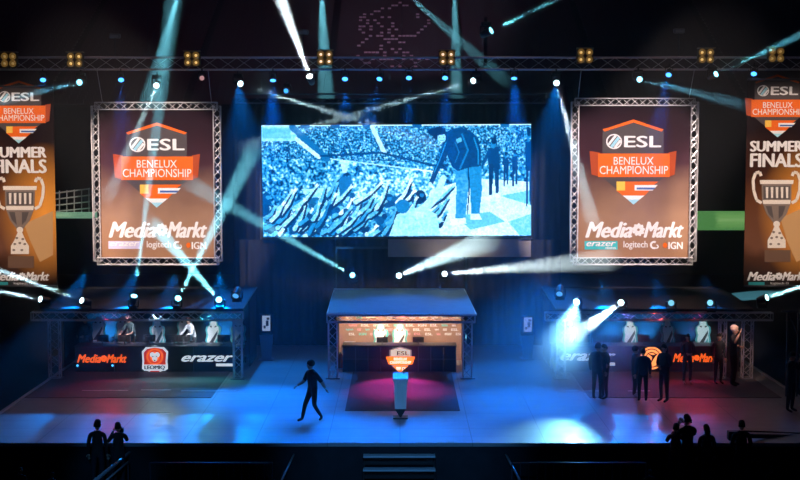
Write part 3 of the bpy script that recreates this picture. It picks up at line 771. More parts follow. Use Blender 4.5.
pl = [(43, 78, (40, 432), 1.8e3, 22, 'at the left edge over the left trophy banner'), (121, 78, (130, 436), 4e3, 22, 'above the left framed banner'),
      (273, 78, (268, 400), 20e3, 30, 'above the upper left corner of the screen'), (345, 77, (345, 430), 13e3, 19, 'left of the four above the screen middle'),
      (380, 77, (285, 428), 14e3, 24, 'second of the four above the screen middle'), (409, 76, (402, 432), 11e3, 16, 'third of the four above the screen middle'),
      (445, 76, (456, 430), 13e3, 19, 'rightmost of the four above the screen middle'), (514, 76, (528, 402), 19e3, 30, 'above the upper right corner of the screen'),
      (669, 73, (596, 438), 7e3, 20, 'above the right framed banner'), (754, 72, (720, 438), 1.2e3, 22, 'above the right trophy banner')]
for u, v, (fu, fv), W, ang, lab in pl:
    par_can(at(u, v, HY), GR(fu, fv), 'blue glowing wash lamp ' + lab, BL, W, ang)
# unlit lamps
moving_head(at(202, 78, HY), at(190, 90, 30), 'hanging lamp with a small pink glint between banner and screen', (.7, .35, .35), 0, 4, True, 1.2, .8)
moving_head(at(287, 91, HY), at(240, 88, 40), 'small blue lit lamp just under the upper left screen corner lamp', (.05, .35, 1), 0, 4, True, 3, .8)
moving_head(at(237, 292, 44.9), at(190, 420, 40), 'moving head fixed to the top of the left booth right tower', (.1, .45, 1), 0, 4, False, 1.6, 1.05)
moving_head(at(560, 290, 44.9), at(540, 420, 40), 'moving head fixed to the top of the right booth left tower', (.1, .45, 1), 0, 4, False, 1.6, 1.05)
for (u, v, lab) in ((115, 36, 'small unlit lamp standing on a post above the truss, left'), (303, 32, 'small unlit lamp high beside the wide white beam'), (679, 31, 'small unlit lamp standing above the truss, right')):
    q = at(u, v, 47.0); t = empty('post_lamp', q, lab, 'stage lamp')
    G().tube(q - Vector((0, 0, .08)), (q.x, q.y, TZ + .2), .025, DALU).build('post', t)
    G().box(q, (.38, .2, .16), mat('lamp_grey', (.2, .2, .22), .4), bev=.03).build('lamp_body', t)
    G().box(q + Vector((0, -.12, -.02)), (.3, .03, .1), mat('lamp_glass', (.35, .35, .4), .2)).build('lens', t)
q = at(486, 33, 48); G_ = G(); G_.box((q.x, q.y + .2, (q.z + .6 + TZ) / 2), (.12, .12, q.z + .6 - TZ), BLK)
tag(G_.build('lamp_bracket'), 'tall black bracket rising from the truss right of centre', 'bracket')

# blinders
def blinder(u, v, label, e):
    c = at(u, v, TY - .42); t = empty('blinder_lamp', c, label, 'blinder lamp', 'blinder lamps along the truss')
    G().box(c + Vector((0, .08, 0)), (.58, .18, .52), mat('blinder_case', (.10, .07, .04), .5), bev=.02).build('casing', t)
    G().box(c + Vector((0, 0, .28)), (.6, .3, .03), mat('barn_door', (.5, .4, .25), .4, .5)).build('barn_door', t)
    for i in (-1, 1):
        for j in (-1, 1):
            g = G(); g.lathe([(.05, .06), (.12, -.02), (.13, -.04), (.0, .03)], c + Vector((i * .145, -.02, j * .125)), mat('gold_reflector', (.9, .6, .2), .25, .9, emit=(1, .55, .13), es=.10), 12, (0, 1, 0))
            g.ball(c + Vector((i * .145, -.04, j * .125)), (.05, .02, .045), lens_mat((1, .62, .2) if e < 2 else (1, .7, .5), e * .55), 8, 6); g.build('lamp', t)
for k, (u, v, e) in enumerate([(9, 60, .5), (75, 60, 1.8), (192, 59, 1.8), (325, 58, 2.6), (447, 58, 2.6), (585, 56, 1.6), (706, 56, 1.6), (776, 55, .6)]):
    blinder(u, v, 'four cell blinder on the top truss, ' + ['at the far left edge', 'above the gap between the left banners', 'over the left framed banner', 'beside the wide white beam', 'over the screen right half',
            'over the right framed banner, left corner', 'over the right framed banner, right corner', 'above the right trophy banner'][k], e)

# ------------------------------------------------------------------ booths
TARP = mat('roof_tarpaulin', (.30, .32, .36), .6, noise=.08, nscale=3)
BROOF = mat('black_tarpaulin', (.02, .02, .028), .65, noise=.2, nscale=2)
BASEP = mat('tower_base', (.3, .3, .32), .5, .4)
def booth(name, label, ub, vt, vb, towers, roofpts, roofm, rear, hang, rimm=None):
    """front truss from ub[0] to ub[1] between vt and vb; towers = (u, foot v)"""
    Y = GR(400, towers[0][1]).y
    c = GR((ub[0] + ub[1]) / 2, towers[0][1]); t = empty(name, (c.x, Y, 0), label, 'booth')
    z1, z0 = P(400, vt, Y).z, P(400, vb, Y).z
    g = G(); truss(g, (P(ub[0], vt, Y).x, Y, (z0 + z1) / 2), (P(ub[1], vt, Y).x, Y, (z0 + z1) / 2), (0, 0, 1), .29, z1 - z0, ALU, .025, .33, .013); g.build('truss_beam', t)
    for u in towers:
        x = P(u[0], u[1] - 20, Y).x; w = u[2] if len(u) > 2 else .3
        g = G(); truss(g, (x, Y, .03), (x, Y, z0 if len(u) < 4 else u[3]), (0, 1, 0), w, .29, ALU, .025, .3, .013); g.box((x, Y, .015), (.5, .45, .03), BASEP); g.build('tower', t)
    for u, v, w in rear:
        q = GR(u, v); g = G(); truss(g, (q.x, q.y, .03), (q.x, q.y, z1), (0, 1, 0), w, .2, ALU, .022, .25, .012); g.box((q.x, q.y, .015), (.4, .4, .03), BASEP); g.build('rear_tower', t)
    # roof sheet with a rim
    fl, fr, rr, rl = [Vector(p) for p in roofpts]
    n, k = 12, 6; vs = []; fs = []
    for j in range(k + 1):
        for i in range(n + 1):
            a, b_ = i / n, j / k; q = (fl * (1 - a) + fr * a) * (1 - b_) + (rl * (1 - a) + rr * a) * b_
            vs.append(q + Vector((0, 0, .04 * math.sin(math.pi * b_) - .02 * abs(math.sin(a * math.pi * 4)))))
    m0 = len(vs); vs += [v - Vector((0, 0, .05)) for v in vs]
    for j in range(k):
        for i in range(n):
            a = j * (n + 1) + i; fs.append((a, a + 1, a + n + 2, a + n + 1)); fs.append((m0 + a, m0 + a + n + 1, m0 + a + n + 2, m0 + a + 1))
    for i in range(n): fs.append((i, m0 + i, m0 + i + 1, i + 1)); a = k * (n + 1) + i; fs.append((a, a + 1, m0 + a + 1, m0 + a))
    for j in range(k):
        a = j * (n + 1); fs.append((a, a + n + 1, m0 + a + n + 1, m0 + a)); a += n; fs.append((a, m0 + a, m0 + a + n + 1, a + n + 1))
    g = G(); g.add(vs, fs, roofm); g.build('roof', t)
    rm = ALU if hang else BLK
    g = G(); g.tube(fl, fr, .035, rm, 6); g.tube(fl, rl, .025, rm, 6); g.tube(fr, rr, .025, rm, 6); g.tube(rl, rr, .025, rm, 6); g.build('roof_rim', t)
    return t, Y
# centre
FY = GR(400, 378).y
rf = [P(327, 314, FY - .25), P(476.5, 315, FY - .25), P(464, 289, 49.8), P(334.5, 289, 49.8)]
cb, CY = booth('centre_booth', 'centre booth with blue tarpaulin roof, tan logo wall and lattice towers', (327, 475), 315, 322, [(333, 378), (467.5, 378)], rf, TARP, [(341.5, 358, .16), (459, 358, .16)], True)
WALLT = mat('tan_logo_wall', (.42, .25, .17), .7, noise=.12, nscale=2)
wy = 48.6
a, c = P(339, 353, wy), P(462, 305, wy)
g = G(); g.box(((a.x + c.x) / 2, wy + .03, c.z / 2), (c.x - a.x, .05, c.z), WALLT)
wl = g.build('logo_wall', cb)
g = G(); random.seed(3)
for j, v in enumerate((317.5, 325.2, 329.6, 334)):
    u = 346 + (j % 2) * 3
    while u < 456:
        L = random.choice([4, 6, 7, 8]); mm = random.choice([WHITE, WHITE, mat('teal_logo', (.2, .7, .65), .5), mat('pink_logo', (.8, .4, .42), .5), WHITE])
        s_ = random.choice(['logitech', 'IGN', 'ESL', 'erazer', 'MediaMarkt'])
        g.text(s_, u, u + L, v - 1.2, v + 1.2, wy, .01, mm, .12); u += L + 4.2
g.build('lettering', wl)
# side walls of black gauze
for s_ in (-1, 1):
    x = a.x if s_ < 0 else c.x
    G().box((x, (wy + 46.3) / 2, 1.2), (.03, wy - 46.3, 2.3), DRAPE).build('side_wall', cb)
# side booths
bx = lambda u, v, Y: P(u, v, Y)
LYf = GR(400, 378.5).y
rfL = [Vector((P(46, 312, LYf).x, LYf - .1, 2.44)), Vector((P(243, 312, LYf).x, LYf - .1, 2.44)), Vector((P(243, 312, LYf).x, 49.3, 2.7)), Vector((P(46, 312, LYf).x, 49.3, 2.7))]
lb, LY = booth('player_booth', 'left player booth with black roof over the lion shield desk', (32, 243), 312, 320, [(55, 378.5, .36), (238, 378.5, .28)], rfL, BROOF, [], False)
rfR = [Vector((P(556, 312, LYf).x, LYf - .1, 2.44)), Vector((P(752, 312, LYf).x, LYf - .1, 2.44)), Vector((P(752, 312, LYf).x, 49.3, 2.7)), Vector((P(556, 312, LYf).x, 49.3, 2.7))]
rb, RYb = booth('player_booth', 'right player booth with black roof over the round orange emblem desk', (545, 772), 312.5, 320, [(561, 378.5, .28), (747, 378.5, .32), (722, 378.5, .2)], rfR, BROOF, [], False)
for t_, x0, x1 in ((lb, P(48, 330, LYf).x, P(242, 330, LYf).x), (rb, P(557, 330, LYf).x, P(750, 330, LYf).x)):
    G().box(((x0 + x1) / 2, 49.2, 1.35), (x1 - x0, .06, 2.7), mat('booth_back_wall', (.035, .035, .045), .8)).build('back_wall', t_)
    for x in (x0, x1): G().box((x, (49.2 + 47) / 2, 1.25), (.04, 2.2, 2.4), DRAPE).build('side_wall', t_)
# short tower tops carrying the lamp over left/right tower
for u, lab in ((237.5, 'short truss stub'), (560, 'short truss stub')):
    pass

# desks --------------------------------------------------------------
PANEL = mat('desk_panel', (.035, .035, .042), .35)
TOPM = mat('desk_top', (.06, .06, .07), .4)
def desk(u0, u1, label):
    Y = GR(400, 372).y; a, c = P(u0, 372, Y), P(u1, 347, Y)
    t = empty('player_desk', ((a.x + c.x) / 2, Y, 0), label, 'desk')
    h = P(400, 347, Y).z
    g = G(); n = max(1, round((c.x - a.x) / 1.5)); w = (c.x - a.x) / n
    for i in range(n): g.box((a.x + w * (i + .5), Y + .03, h / 2), (w - .015, .05, h), PANEL, bev=.008)
    g.build('front_panel', t)
    G().box(((a.x + c.x) / 2, Y + .42, h + .015), (c.x - a.x + .06, .9, .03), TOPM, bev=.01).build('desk_top', t)
    for x in (a.x + .03, c.x - .03): G().box((x, Y + .45, h / 2), (.04, .75, h - .01), PANEL).build('side_panel', t)
    return t, Y, h
ld, DY, DH = desk(75, 233, 'long black left desk with orange lettering, lion shield and white lettering')
gt = G(); mm_logo(gt, 77.5, 126.5, 354.5, 362.5, DY, .01, OSIGN, .03); gt.build('orange_lettering', ld)
gt = G(); gt.text('erazer', 182, 233, 355.5, 361.5, DY, .01, WSIGN, .04, .45); gt.build('white_lettering', ld)
gt = G(); gt.art([(216, 363.5), (233, 363.5), (233, 366.2), (216, 366.2)], DY, .008, WSIGN); gt.build('white_strip', ld)
g = G()
sh = lambda s, du=0: [(155 + du + x * s, 360 + y * s) for x, y in ((-13.2, -8.5), (-9, -13), (0, -14.5), (9, -13), (13.2, -8.5), (12.4, 1), (13, 9), (6.5, 11), (5, 13.5), (-5, 13.5), (-6.5, 11), (-13, 9), (-12.4, 1))]
g.art(sh(1), DY, .01, WSIGN); g.art(sh(.86), DY, .018, RSIGN)
g.disc(155, 356.5, 8.6, 8.0, DY, .026, OSIGN); g.ring(155, 356.5, 5.2, 6.6, DY, .034, RSIGN)
for s_ in (-1, 1): g.disc(155 + s_ * 2.4, 354.6, 2.5, 2.6, DY, .042, WSIGN, 12); g.disc(155 + s_ * 1.9, 356.2, .7, .8, DY, .05, BSIGN, 8)
g.disc(155, 358.3, 2.5, 3.2, DY, .043, WSIGN, 12); g.disc(155, 360.2, .9, .8, DY, .05, BSIGN, 8)
g.art([(144, 364.4), (166, 364.4), (166, 370.4), (144, 370.4)], DY, .045, WSIGN)
g.text('LEOMIQ', 145, 165, 365.2, 369.6, DY, .055, BSIGN, .05)
g.art([(150, 370.6), (160, 370.6), (159, 372.2), (151, 372.2)], DY, .045, RSIGN)
g.build('lion_shield', ld)
for u in (78, 113):
    q = P(u, 366, DY - .05); g = G(); g.lathe([(.03, 0), (.06, .03), (.05, .08)], q, BLK, 10, (0, -1, .3)); g.ball(q + Vector((0, -.08, .03)), (.04, .02, .04), lens_mat((.05, .4, 1), 2.5), 8, 6); g.build('small_lamp', ld)
rd, _, _ = desk(553, 740, 'long black right desk with white lettering and the round orange emblem')
gt = G(); gt.text('erazer', 561, 615, 353.5, 360.5, DY, .01, WSIGN, .04, .45); gt.build('white_lettering', rd)
gt = G(); gt.art([(598, 362.5), (615, 362.5), (615, 365.5), (598, 365.5)], DY, .008, WSIGN); gt.build('white_strip', rd)
gt = G(); mm_logo(gt, 673, 717, 353.5, 362, DY, .01, OSIGN, .03); gt.build('orange_lettering', rd)
g = G(); g.disc(651.5, 358, 12, 12, DY, .01, BSIGN, 28); g.ring(651.5, 358, 9.6, 11.4, DY, .018, OSIGN2); g.disc(651.5, 358, 8.6, 8.6, DY, .018, OSIGN2, 28)
g.art([(647, 353), (652, 357), (650, 365), (654, 358), (658, 353), (653, 355)], DY, .026, BSIGN); g.ring(651.5, 358, 5.2, 6.2, DY, .026, BSIGN, a0=120, a1=330)
g.build('round_emblem', rd)

# caster desk
Y = GR(400, 372).y; a, c = P(343, 372, Y), P(456, 347, Y); h = P(400, 346.5, Y).z
cd = empty('caster_desk', ((a.x + c.x) / 2, Y, 0), 'dark panelled caster desk in the centre booth', 'desk')
g = G(); n = 9; w = (c.x - a.x) / n
for i in range(n):
    for j in range(2): g.box((a.x + w * (i + .5), Y + .03, h * (.25 + .5 * j)), (w - .03, .05, h / 2 - .03), mat('smoked_panel', (.06, .05, .07), .25), bev=.01)
g.build('front_panel', cd)
g = G()
for i in range(n + 1): g.box((a.x + w * i, Y + .05, h / 2), (.025, .05, h), DALU)
for z in (.012, h / 2, h - .012): g.box(((a.x + c.x) / 2, Y + .05, z), (c.x - a.x, .05, .024), DALU)
g.build('panel_frame', cd)
G().box(((a.x + c.x) / 2, Y + .4, h + .015), (c.x - a.x + .06, .8, .03), TOPM, bev=.01).build('desk_top', cd)
# crest sign before the desk
SYc = Y - .12
sg = empty('crest_sign', P(400, 372, SYc) * 1.0, 'glowing orange ribbon crest sign on the front of the caster desk', 'sign')
sg.location.z = 0
g = G(); gl = G()
ES = mat('sign_cream', (.8, .7, .6), .5, emit=(1, .78, .6), es=.75); EO = mat('sign_orange', (.8, .2, .03), .5, emit=(1, .20, .015), es=1.5)
A = lambda pts, l, m: g.art(pts, SYc, l, m, .02)
A([(389.5, 350), (400, 346.5), (411.5, 350), (411.5, 360), (408, 366), (400, 373), (392, 366), (389.5, 360)], 0, mat('sign_grey', (.3, .26, .26), .5, emit=(.55, .42, .42), es=.5))
A([(391, 350.5), (400, 348), (410, 350.5), (410, 355.8), (391, 355.8)], .02, ES)
A([(386, 356.5), (415, 356.5), (412.5, 364), (400, 365.5), (388.5, 364)], .04, EO)
A([(393, 366), (408, 366), (400, 372.5), (399.8, 372.5)], .03, EO)
g.build('crest', sg)
gl.text('ESL', 397, 409, 351, 355, SYc, .05, mat('sign_grey_ink', (.2, .15, .15), .5), .05); gl.text('BENELUX', 394, 407, 357.5, 360, SYc, .065, mat('sign_white', (.9, .85, .8), .5, emit=(1, .9, .8), es=1.3), .04)
gl.text('CHAMPIONSHIP', 390, 411, 360.8, 363.4, SYc, .065, MATS['sign_white'], .04)
gl.art([(396, 366.8), (401, 366.8), (400, 369.6), (397, 369.6)], SYc, .06, MATS['sign_white']); gl.art([(402, 367), (406, 367), (402, 370.5)], SYc, .06, MATS['sign_white'])
gl.build('lettering', sg)
q = P(400, 366, SYc); g = G(); g.box((q.x, SYc + .05, q.z / 2), (.1, .04, q.z), BLK); g.box((q.x, SYc + .02, .015), (.4, .3, .03), BLK); g.build('stand', sg)

# podium
q = GR(400.5, 419); zt_ = 1.27
pd = empty('podium', q, 'pale slim podium standing in front of the centre booth', 'podium')
PALE = mat('pale_laminate', (.62, .62, .64), .35)
g = G(); g.box(q + Vector((0, .15, .02)), (.44, .42, .04), BLK, bev=.01); g.build('base', pd)
g = G(); g.slab([(q.x - .17, q.y, .3), (q.x + .17, q.y, .3), (q.x + .2, q.y - .02, zt_ - .12), (q.x - .2, q.y - .02, zt_ - .12)], (0, .3, 0), PALE); g.build('column', pd)
g = G(); g.slab([(q.x - .17, q.y + .01, .3), (q.x + .17, q.y + .01, .3), (q.x + .02, q.y + .06, .04), (q.x - .02, q.y + .06, .04)], (0, .26, 0), BLK); g.build('foot', pd)
g = G(); g.slab([(q.x - .23, q.y - .06, zt_ - .12), (q.x - .23, q.y - .06, zt_ - .05), (q.x - .23, q.y + .4, zt_ + .06), (q.x - .23, q.y + .4, zt_ - .02)], (.46, 0, 0), PALE); g.build('top', pd)
g = G(); g.path([(q.x + .1, q.y + .3, zt_ + .02), (q.x + .1, q.y + .25, zt_ + .16), (q.x + .09, q.y + .18, zt_ + .22)], .008, BLK); g.ball((q.x + .09, q.y + .17, zt_ + .225), (.02, .025, .02), BLK, 8, 6); g.build('microphone', pd)

# shade before the centre booth, put in as a dark sheet on the floor
a, c = GR(345, 411), GR(460, 411); bk = 48.4
tag(G().box(((a.x + c.x) / 2, (a.y + bk) / 2, .008), (c.x - a.x, bk - a.y, .014), mat('dark_shade_sheet', (.075, .055, .065), .85, noise=.3, nscale=30)).build('booth_shade_sheet'), 'dark sheet for the shade running out from the centre booth', 'shade sheet')
for u0, u1, lab in ((52, 226, 'dark sheet for the shade in front of and under the left desk'), (575, 752, 'dark sheet for the shade in front of and under the right desk')):
    x0, x1 = P(u0, 378, 45).x, P(u1, 378, 45).x; y0 = GR(400, 398).y
    tag(G().box(((x0 + x1) / 2, (y0 + 49.1) / 2, .008), (x1 - x0, 49.1 - y0, .014), mat('booth_shade_sheet', (.13, .12, .125), .8, noise=.2, nscale=25)).build('booth_shade_sheet'), lab, 'shade sheet')  # floor shade of the side booths put in as dark sheets

# kiosks
def kiosk(u, vt, vb, label, s=1):
    q = GR(u, vb); t = empty('info_kiosk', q, label, 'kiosk', 'info kiosks beside the centre booth'); z1 = P(u, vt, q.y).z
    GB = mat('kiosk_grey', (.38, .42, .5), .4)
    g = G(); g.box(q + Vector((0, .1, .02)), (.55, .5, .04), GB, bev=.01); g.build('base', t)
    g = G(); g.slab([(q.x - .16, q.y, .04), (q.x + .2, q.y, .04), (q.x + .26, q.y, z1 * .55), (q.x - .24, q.y, z1 * .55)], (0, .18, 0), GB); g.build('column', t)
    g = G(); g.box((q.x, q.y + .05, z1 * .77), (.5, .12, z1 * .45), BLK, bev=.02); h_ = g.build('display', t)
    KS = mat('kiosk_screen', (.4, .4, .45), .4, emit=(.45, .6, .85), es=.5); KD = mat('kiosk_dark', (.05, .07, .1), .4)
    g = G(); g.box((q.x + .02, q.y - .015, z1 * .8), (.3, .01, z1 * .33), KS); g.box((q.x + .06, q.y - .025, z1 * .8), (.1, .01, z1 * .12), KD); g.box((q.x - .04, q.y - .025, z1 * .72), (.08, .01, z1 * .06), KD); g.box((q.x + .09, q.y - .025, z1 * .9), (.1, .01, z1 * .05), KD); g.build('screen', h_)
kiosk(266, 314, 360, 'slim information kiosk left of the centre booth'); kiosk(527, 316, 359, 'slim information kiosk right of the centre booth')

# ------------------------------------------------------------------ chairs, monitors
CW = mat('white_leather', (.8, .8, .8), .45); CTE = mat('teal_leather', (.08, .42, .42), .45); CBK = mat('black_leather', (.03, .03, .035), .45)
def make_chair(loc):
    t = empty('gaming_chair', loc); L = Vector(loc)
    V = lambda x, y, z: L + Vector((x, y, z))
    g = G(); g.box(V(0, 0, .5), (.52, .5, .1), CBK, bev=.03); g.box(V(0, 0, .52), (.34, .46, .08), CW, bev=.02)
    for s_ in (-1, 1): g.box(V(s_ * .24, .02, .55), (.07, .44, .1), CTE, bev=.02)
    g.build('seat', t)
    # backrest: waisted outline with shoulders, slots, leaning back
    out = [(-.22, .56), (-.29, .75), (-.24, .92), (-.29, 1.08), (-.27, 1.2), (-.16, 1.26), (-.14, 1.38), (-.07, 1.42), (.07, 1.42), (.14, 1.38), (.16, 1.26), (.27, 1.2), (.29, 1.08), (.24, .92), (.29, .75), (.22, .56)]
    bk = lambda x, z, l=0: V(x, .26 + (z - .56) * .18 - l, z)
    g = G(); g.slab([bk(x, z) for x, z in out], (0, .09, 0), CTE)
    g.slab([bk(x * .74, .58 + (z - .56) * .97, .02) for x, z in out], (0, .03, 0), CW)
    g.slab([bk(-.17, .62, .035), bk(-.02, .62, .035), bk(.17, .98, .035), bk(.17, 1.1, .035)], (0, .02, 0), CBK)
    g.slab([bk(.02, .62, .04), bk(.17, .62, .04), bk(.17, .84, .04)], (0, .02, 0), CTE)
    for s_ in (-1, 1): g.slab([bk(s_ * .05, 1.19, .036), bk(s_ * .13, 1.21, .036), bk(s_ * .12, 1.25, .036), bk(s_ * .06, 1.24, .036)], (0, .02, 0), BSIGN)
    g.build('backrest', t)
    for s_ in (-1, 1):
        g = G(); g.box(V(s_ * .32, .02, .72), (.08, .3, .03), CBK, bev=.01); g.box(V(s_ * .31, .06, .6), (.03, .06, .22), CBK); g.build('armrest', t)
    g = G(); g.tube(V(0, 0, .1), V(0, 0, .46), .03, DALU, 8)
    for k in range(5):
        a = 2 * math.pi * k / 5; e = V(.3 * math.cos(a), .3 * math.sin(a), .08); g.tube(V(0, 0, .12), e, .025, CBK, 6, .018); g.ball(e - Vector((0, 0, .045)), (.03, .03, .035), CBK, 8, 6)
    g.build('base', t)
    return t
CHAIRS = [ # u, Y, label, yaw
 (382, 47.0, 'white and teal gaming chair left of the pair at the caster desk', 8), (399, 47.0, 'white and teal gaming chair right of the pair at the caster desk', -5),
 (96, 48.2, 'gaming chair behind the dark clad player in the left booth', 0), (121, 48.3, 'gaming chair behind the capped player in the left booth', 0),
 (160, 47.1, 'empty gaming chair turned behind the lion shield', 25), (183, 48.3, 'gaming chair behind the white shirted player', 0), (211, 47.1, 'empty white gaming chair behind the white desk lettering', -5), (237, 47.3, 'empty gaming chair seen through the left booth right tower', 0),
 (573, 47.1, 'empty gaming chair behind the start of the right white lettering', 10), (599, 47.1, 'empty gaming chair turned sideways above the hatted visitor', 70), (631, 47.1, 'empty white gaming chair left of the round orange emblem', -5),
 (673, 47.1, 'gaming chair in teal blue light right of the round emblem', 20), (704, 47.1, 'empty white gaming chair behind the right orange lettering', -8)]
ch0 = None
for i, (u, Y, lab, yaw) in enumerate(CHAIRS):
    x = P(u, 335, Y).x
    if ch0 is None: ch0 = make_chair((0, 0, 0)); c_ = ch0; 
    else: c_ = copy_tree(ch0)
    c_.location = (x, Y, .137 if i > 1 else .02); c_.rotation_euler = (0, 0, R(yaw))
    if i < 2: c_.scale = (1, 1, 1.08)
    tag(c_, lab, 'gaming chair', 'gaming chairs behind the desks')
def make_monitor(loc):
    t = empty('monitor', loc); L = Vector(loc)
    g = G(); g.box(L + Vector((0, 0, .27)), (.56, .03, .32), BLK, bev=.008); g.box(L + Vector((0, -.03, .26)), (.3, .04, .18), BLK, bev=.015); g.build('casing', t)
    g = G(); g.tube(L + Vector((0, -.04, .01)), L + Vector((0, -.04, .2)), .02, DALU, 8); g.build('stand', t)
    g = G(); g.box(L + Vector((0, -.03, .008)), (.26, .2, .014), DALU, bev=.005); g.build('foot', t)
    g = G(); g.box(L + Vector((0, .018, .27)), (.52, .006, .28), mat('monitor_glow', (.1, .1, .1), .3, emit=(.12, .45, .8), es=1.6)); g.build('display', t)
    return t
mo = None
MON = [(100, 'left of the capped player'), (122, 'before the capped player'), (147, 'left of the lion shield top'), (170, 'right of the lion shield top'), (182, 'before the white shirted player'), (222, 'right of the empty white chair, left booth'),
       (585, 'between the first two right booth chairs'), (612, 'above the E-shaped end of the right white lettering'), (646, 'above the round orange emblem'), (686, 'above the right orange lettering'), (722, 'at the right end of the right desk')]
for i, (u, lab) in enumerate(MON):
    mo_ = make_monitor((0, 0, 0)) if mo is None else copy_tree(mo)
    if mo is None: mo = mo_
    mo_.location = (P(u, 346, DY).x, DY + .45, DH + .03); mo_.rotation_euler = (0, 0, R((i % 3 - 1) * 6)); mo_.scale = (.8, .8, .8)
    tag(mo_, 'black monitor seen from behind, ' + lab, 'monitor', 'monitors on the player desks')
for u, lab in ((382, 'black monitor on the caster desk left of the crest sign'), (418.5, 'black monitor on the caster desk right of the crest sign')):
    m_ = copy_tree(mo); m_.location = (P(u, 346, Y_ := GR(400, 372).y).x, Y_ + .3, h + .03); m_.scale = (.72, .8, .62); m_.rotation_euler = (0, 0, 0); tag(m_, lab, 'monitor', 'monitors on the caster desk')

# small table at the left of the centre booth and the orange crate
q = GR(351, 366); t = empty('side_table', q, 'small white table at the left end of the caster desk', 'table')
# ------------------------------------------------------------------ people
def person(loc, yaw, label, pose=None, shirt=(.03, .03, .035), pants=(.02, .02, .03), hair=(.03, .02, .015), sleeves=True, h=1.0, skin=SKIN, hairstyle='short', hat=None, bulk=1.0, shoes=(.03, .03, .03), cat='person'):
    J = dict(pel=(0, 0, .95), wai=(0, 0, 1.1), che=(0, 0, 1.3), nb=(0, 0, 1.46), nk=(0, -.01, 1.54), head=(0, -.025, 1.655),
             shl=(.18, 0, 1.42), ell=(.23, .03, 1.15), wrl=(.24, -.06, .9), shr=(-.18, 0, 1.42), elr=(-.23, .03, 1.15), wrr=(-.24, -.06, .9),
             hil=(.09, 0, .92), knl=(.11, -.02, .5), anl=(.11, .02, .09), tol=(.12, -.16, .04), hir=(-.09, 0, .92), knr=(-.11, -.02, .5), anr=(-.11, .02, .09), tor=(-.12, -.16, .04))
    if pose: J.update(pose)
    J = {k: Vector(v) for k, v in J.items()}
    rad = dict(pel=.135, wai=.115, che=.14, nb=.075, nk=.052, shl=.068, ell=.05, wrl=.032, shr=.068, elr=.05, wrr=.03, hil=.1, knl=.07, anl=.046, tol=.036, hir=.1, knr=.07, anr=.046, tor=.035)
    E_ = [('pel', 'wai', 't'), ('wai', 'che', 't'), ('che', 'nb', 't'), ('nb', 'nk', 'n'), ('nb', 'shl', 't'), ('shl', 'ell', 'u'), ('ell', 'wrl', 'f'), ('nb', 'shr', 't'), ('shr', 'elr', 'u'), ('elr', 'wrr', 'f'),
          ('pel', 'hil', 'l'), ('hil', 'knl', 'l'), ('knl', 'anl', 'l'), ('anl', 'tol', 's'), ('pel', 'hir', 'l'), ('hir', 'knr', 'l'), ('knr', 'anr', 'l'), ('anr', 'tor', 's')]
    names = list(rad); bm = bmesh.new(); lay = bm.verts.layers.skin.verify(); vs = {}
    for k in names:
        v = bm.verts.new(J[k]); b_ = bulk if k in ('pel', 'wai', 'che', 'shl', 'shr', 'ell', 'elr') else 1
        rx = rad[k] * b_; v[lay].radius = (rx * (1.18 if k in ('pel', 'che', 'wai') else 1), rx * (.85 if k in ('pel', 'che', 'wai') else 1)); v[lay].use_root = (k == 'pel'); vs[k] = v
    for a, c, _ in E_: bm.edges.new((vs[a], vs[c]))
    me = bpy.data.meshes.new('body_source'); bm.to_mesh(me); bm.free()
    o = bpy.data.objects.new('body_source', me); COL.objects.link(o)
    o.modifiers.new('Skin', 'SKIN'); s2 = o.modifiers.new('Sub', 'SUBSURF'); s2.levels = 1; s2.render_levels = 1
    dg = bpy.context.evaluated_depsgraph_get(); dg.update(); ev = o.evaluated_get(dg); em = ev.to_mesh()
    V_ = [v.co.copy() for v in em.vertices]; F_ = [tuple(p.vertices) for p in em.polygons]; ev.to_mesh_clear()
    bpy.data.objects.remove(o); bpy.data.meshes.remove(me)
    key = lambda n_, c: mat('%s_%d_%d_%d' % (n_, c[0] * 255, c[1] * 255, c[2] * 255), c, .85, noise=.15, nscale=12)
    SH, PN, SO, HR = key('shirt', shirt), key('trousers', pants), key('shoes', shoes), key('hair', hair)
    cls = {'t': SH, 'u': SH, 'f': SH if sleeves else skin, 'n': skin, 'l': PN, 's': SO}
    g = G()
    def near(p):
        b_, r_ = 9, 't'
        for a, c, k in E_:
            d = J[c] - J[a]; t_ = max(0, min(1, (p - J[a]).dot(d) / max(1e-9, d.length_squared))); q_ = (p - J[a] - d * t_).length
            if k == 't': q_ -= .03
            if q_ < b_: b_, r_ = q_, k
        return r_
    by = {}
    for f in F_:
        c = sum((V_[i] for i in f), Vector()) / len(f); by.setdefault(cls[near(c)], []).append(f)
    base = len(g.v); g.v += [tuple(v) for v in V_]
    for m_, fl_ in by.items():
        k = g._mi(m_)
        for f in fl_: g.f.append(tuple(i + base for i in f)); g.m.append(k); g.sm.append(True)
    # hands
    for s_, w_, e_ in ((1, 'wrl', 'ell'), (-1, 'wrr', 'elr')):
        d = (J[w_] - J[e_]).normalized(); sd = d.cross(Vector((0, 1, .2))).normalized(); nn = sd.cross(d)
        pc = J[w_] + d * .045; rot = Matrix((sd, d, nn)).transposed()
        g.ball(pc, (.038, .052, .017), skin, 8, 6, rot)
        for k, L in enumerate((.062, .075, .078, .066)):
            b0 = pc + d * .04 + sd * (.026 - .0175 * k) ; b1 = b0 + d * L * .5 + nn * .006; b2 = b1 + d * L * .4 + nn * .022
            g.path([b0, b1, b2], .0095, skin, 5, .006)
        b0 = pc - d * .02 + sd * .034 * s_; b1 = b0 + d * .03 + sd * .025 * s_; g.path([b0, b1, b1 + d * .03 + nn * .01], .011, skin, 5, .008)
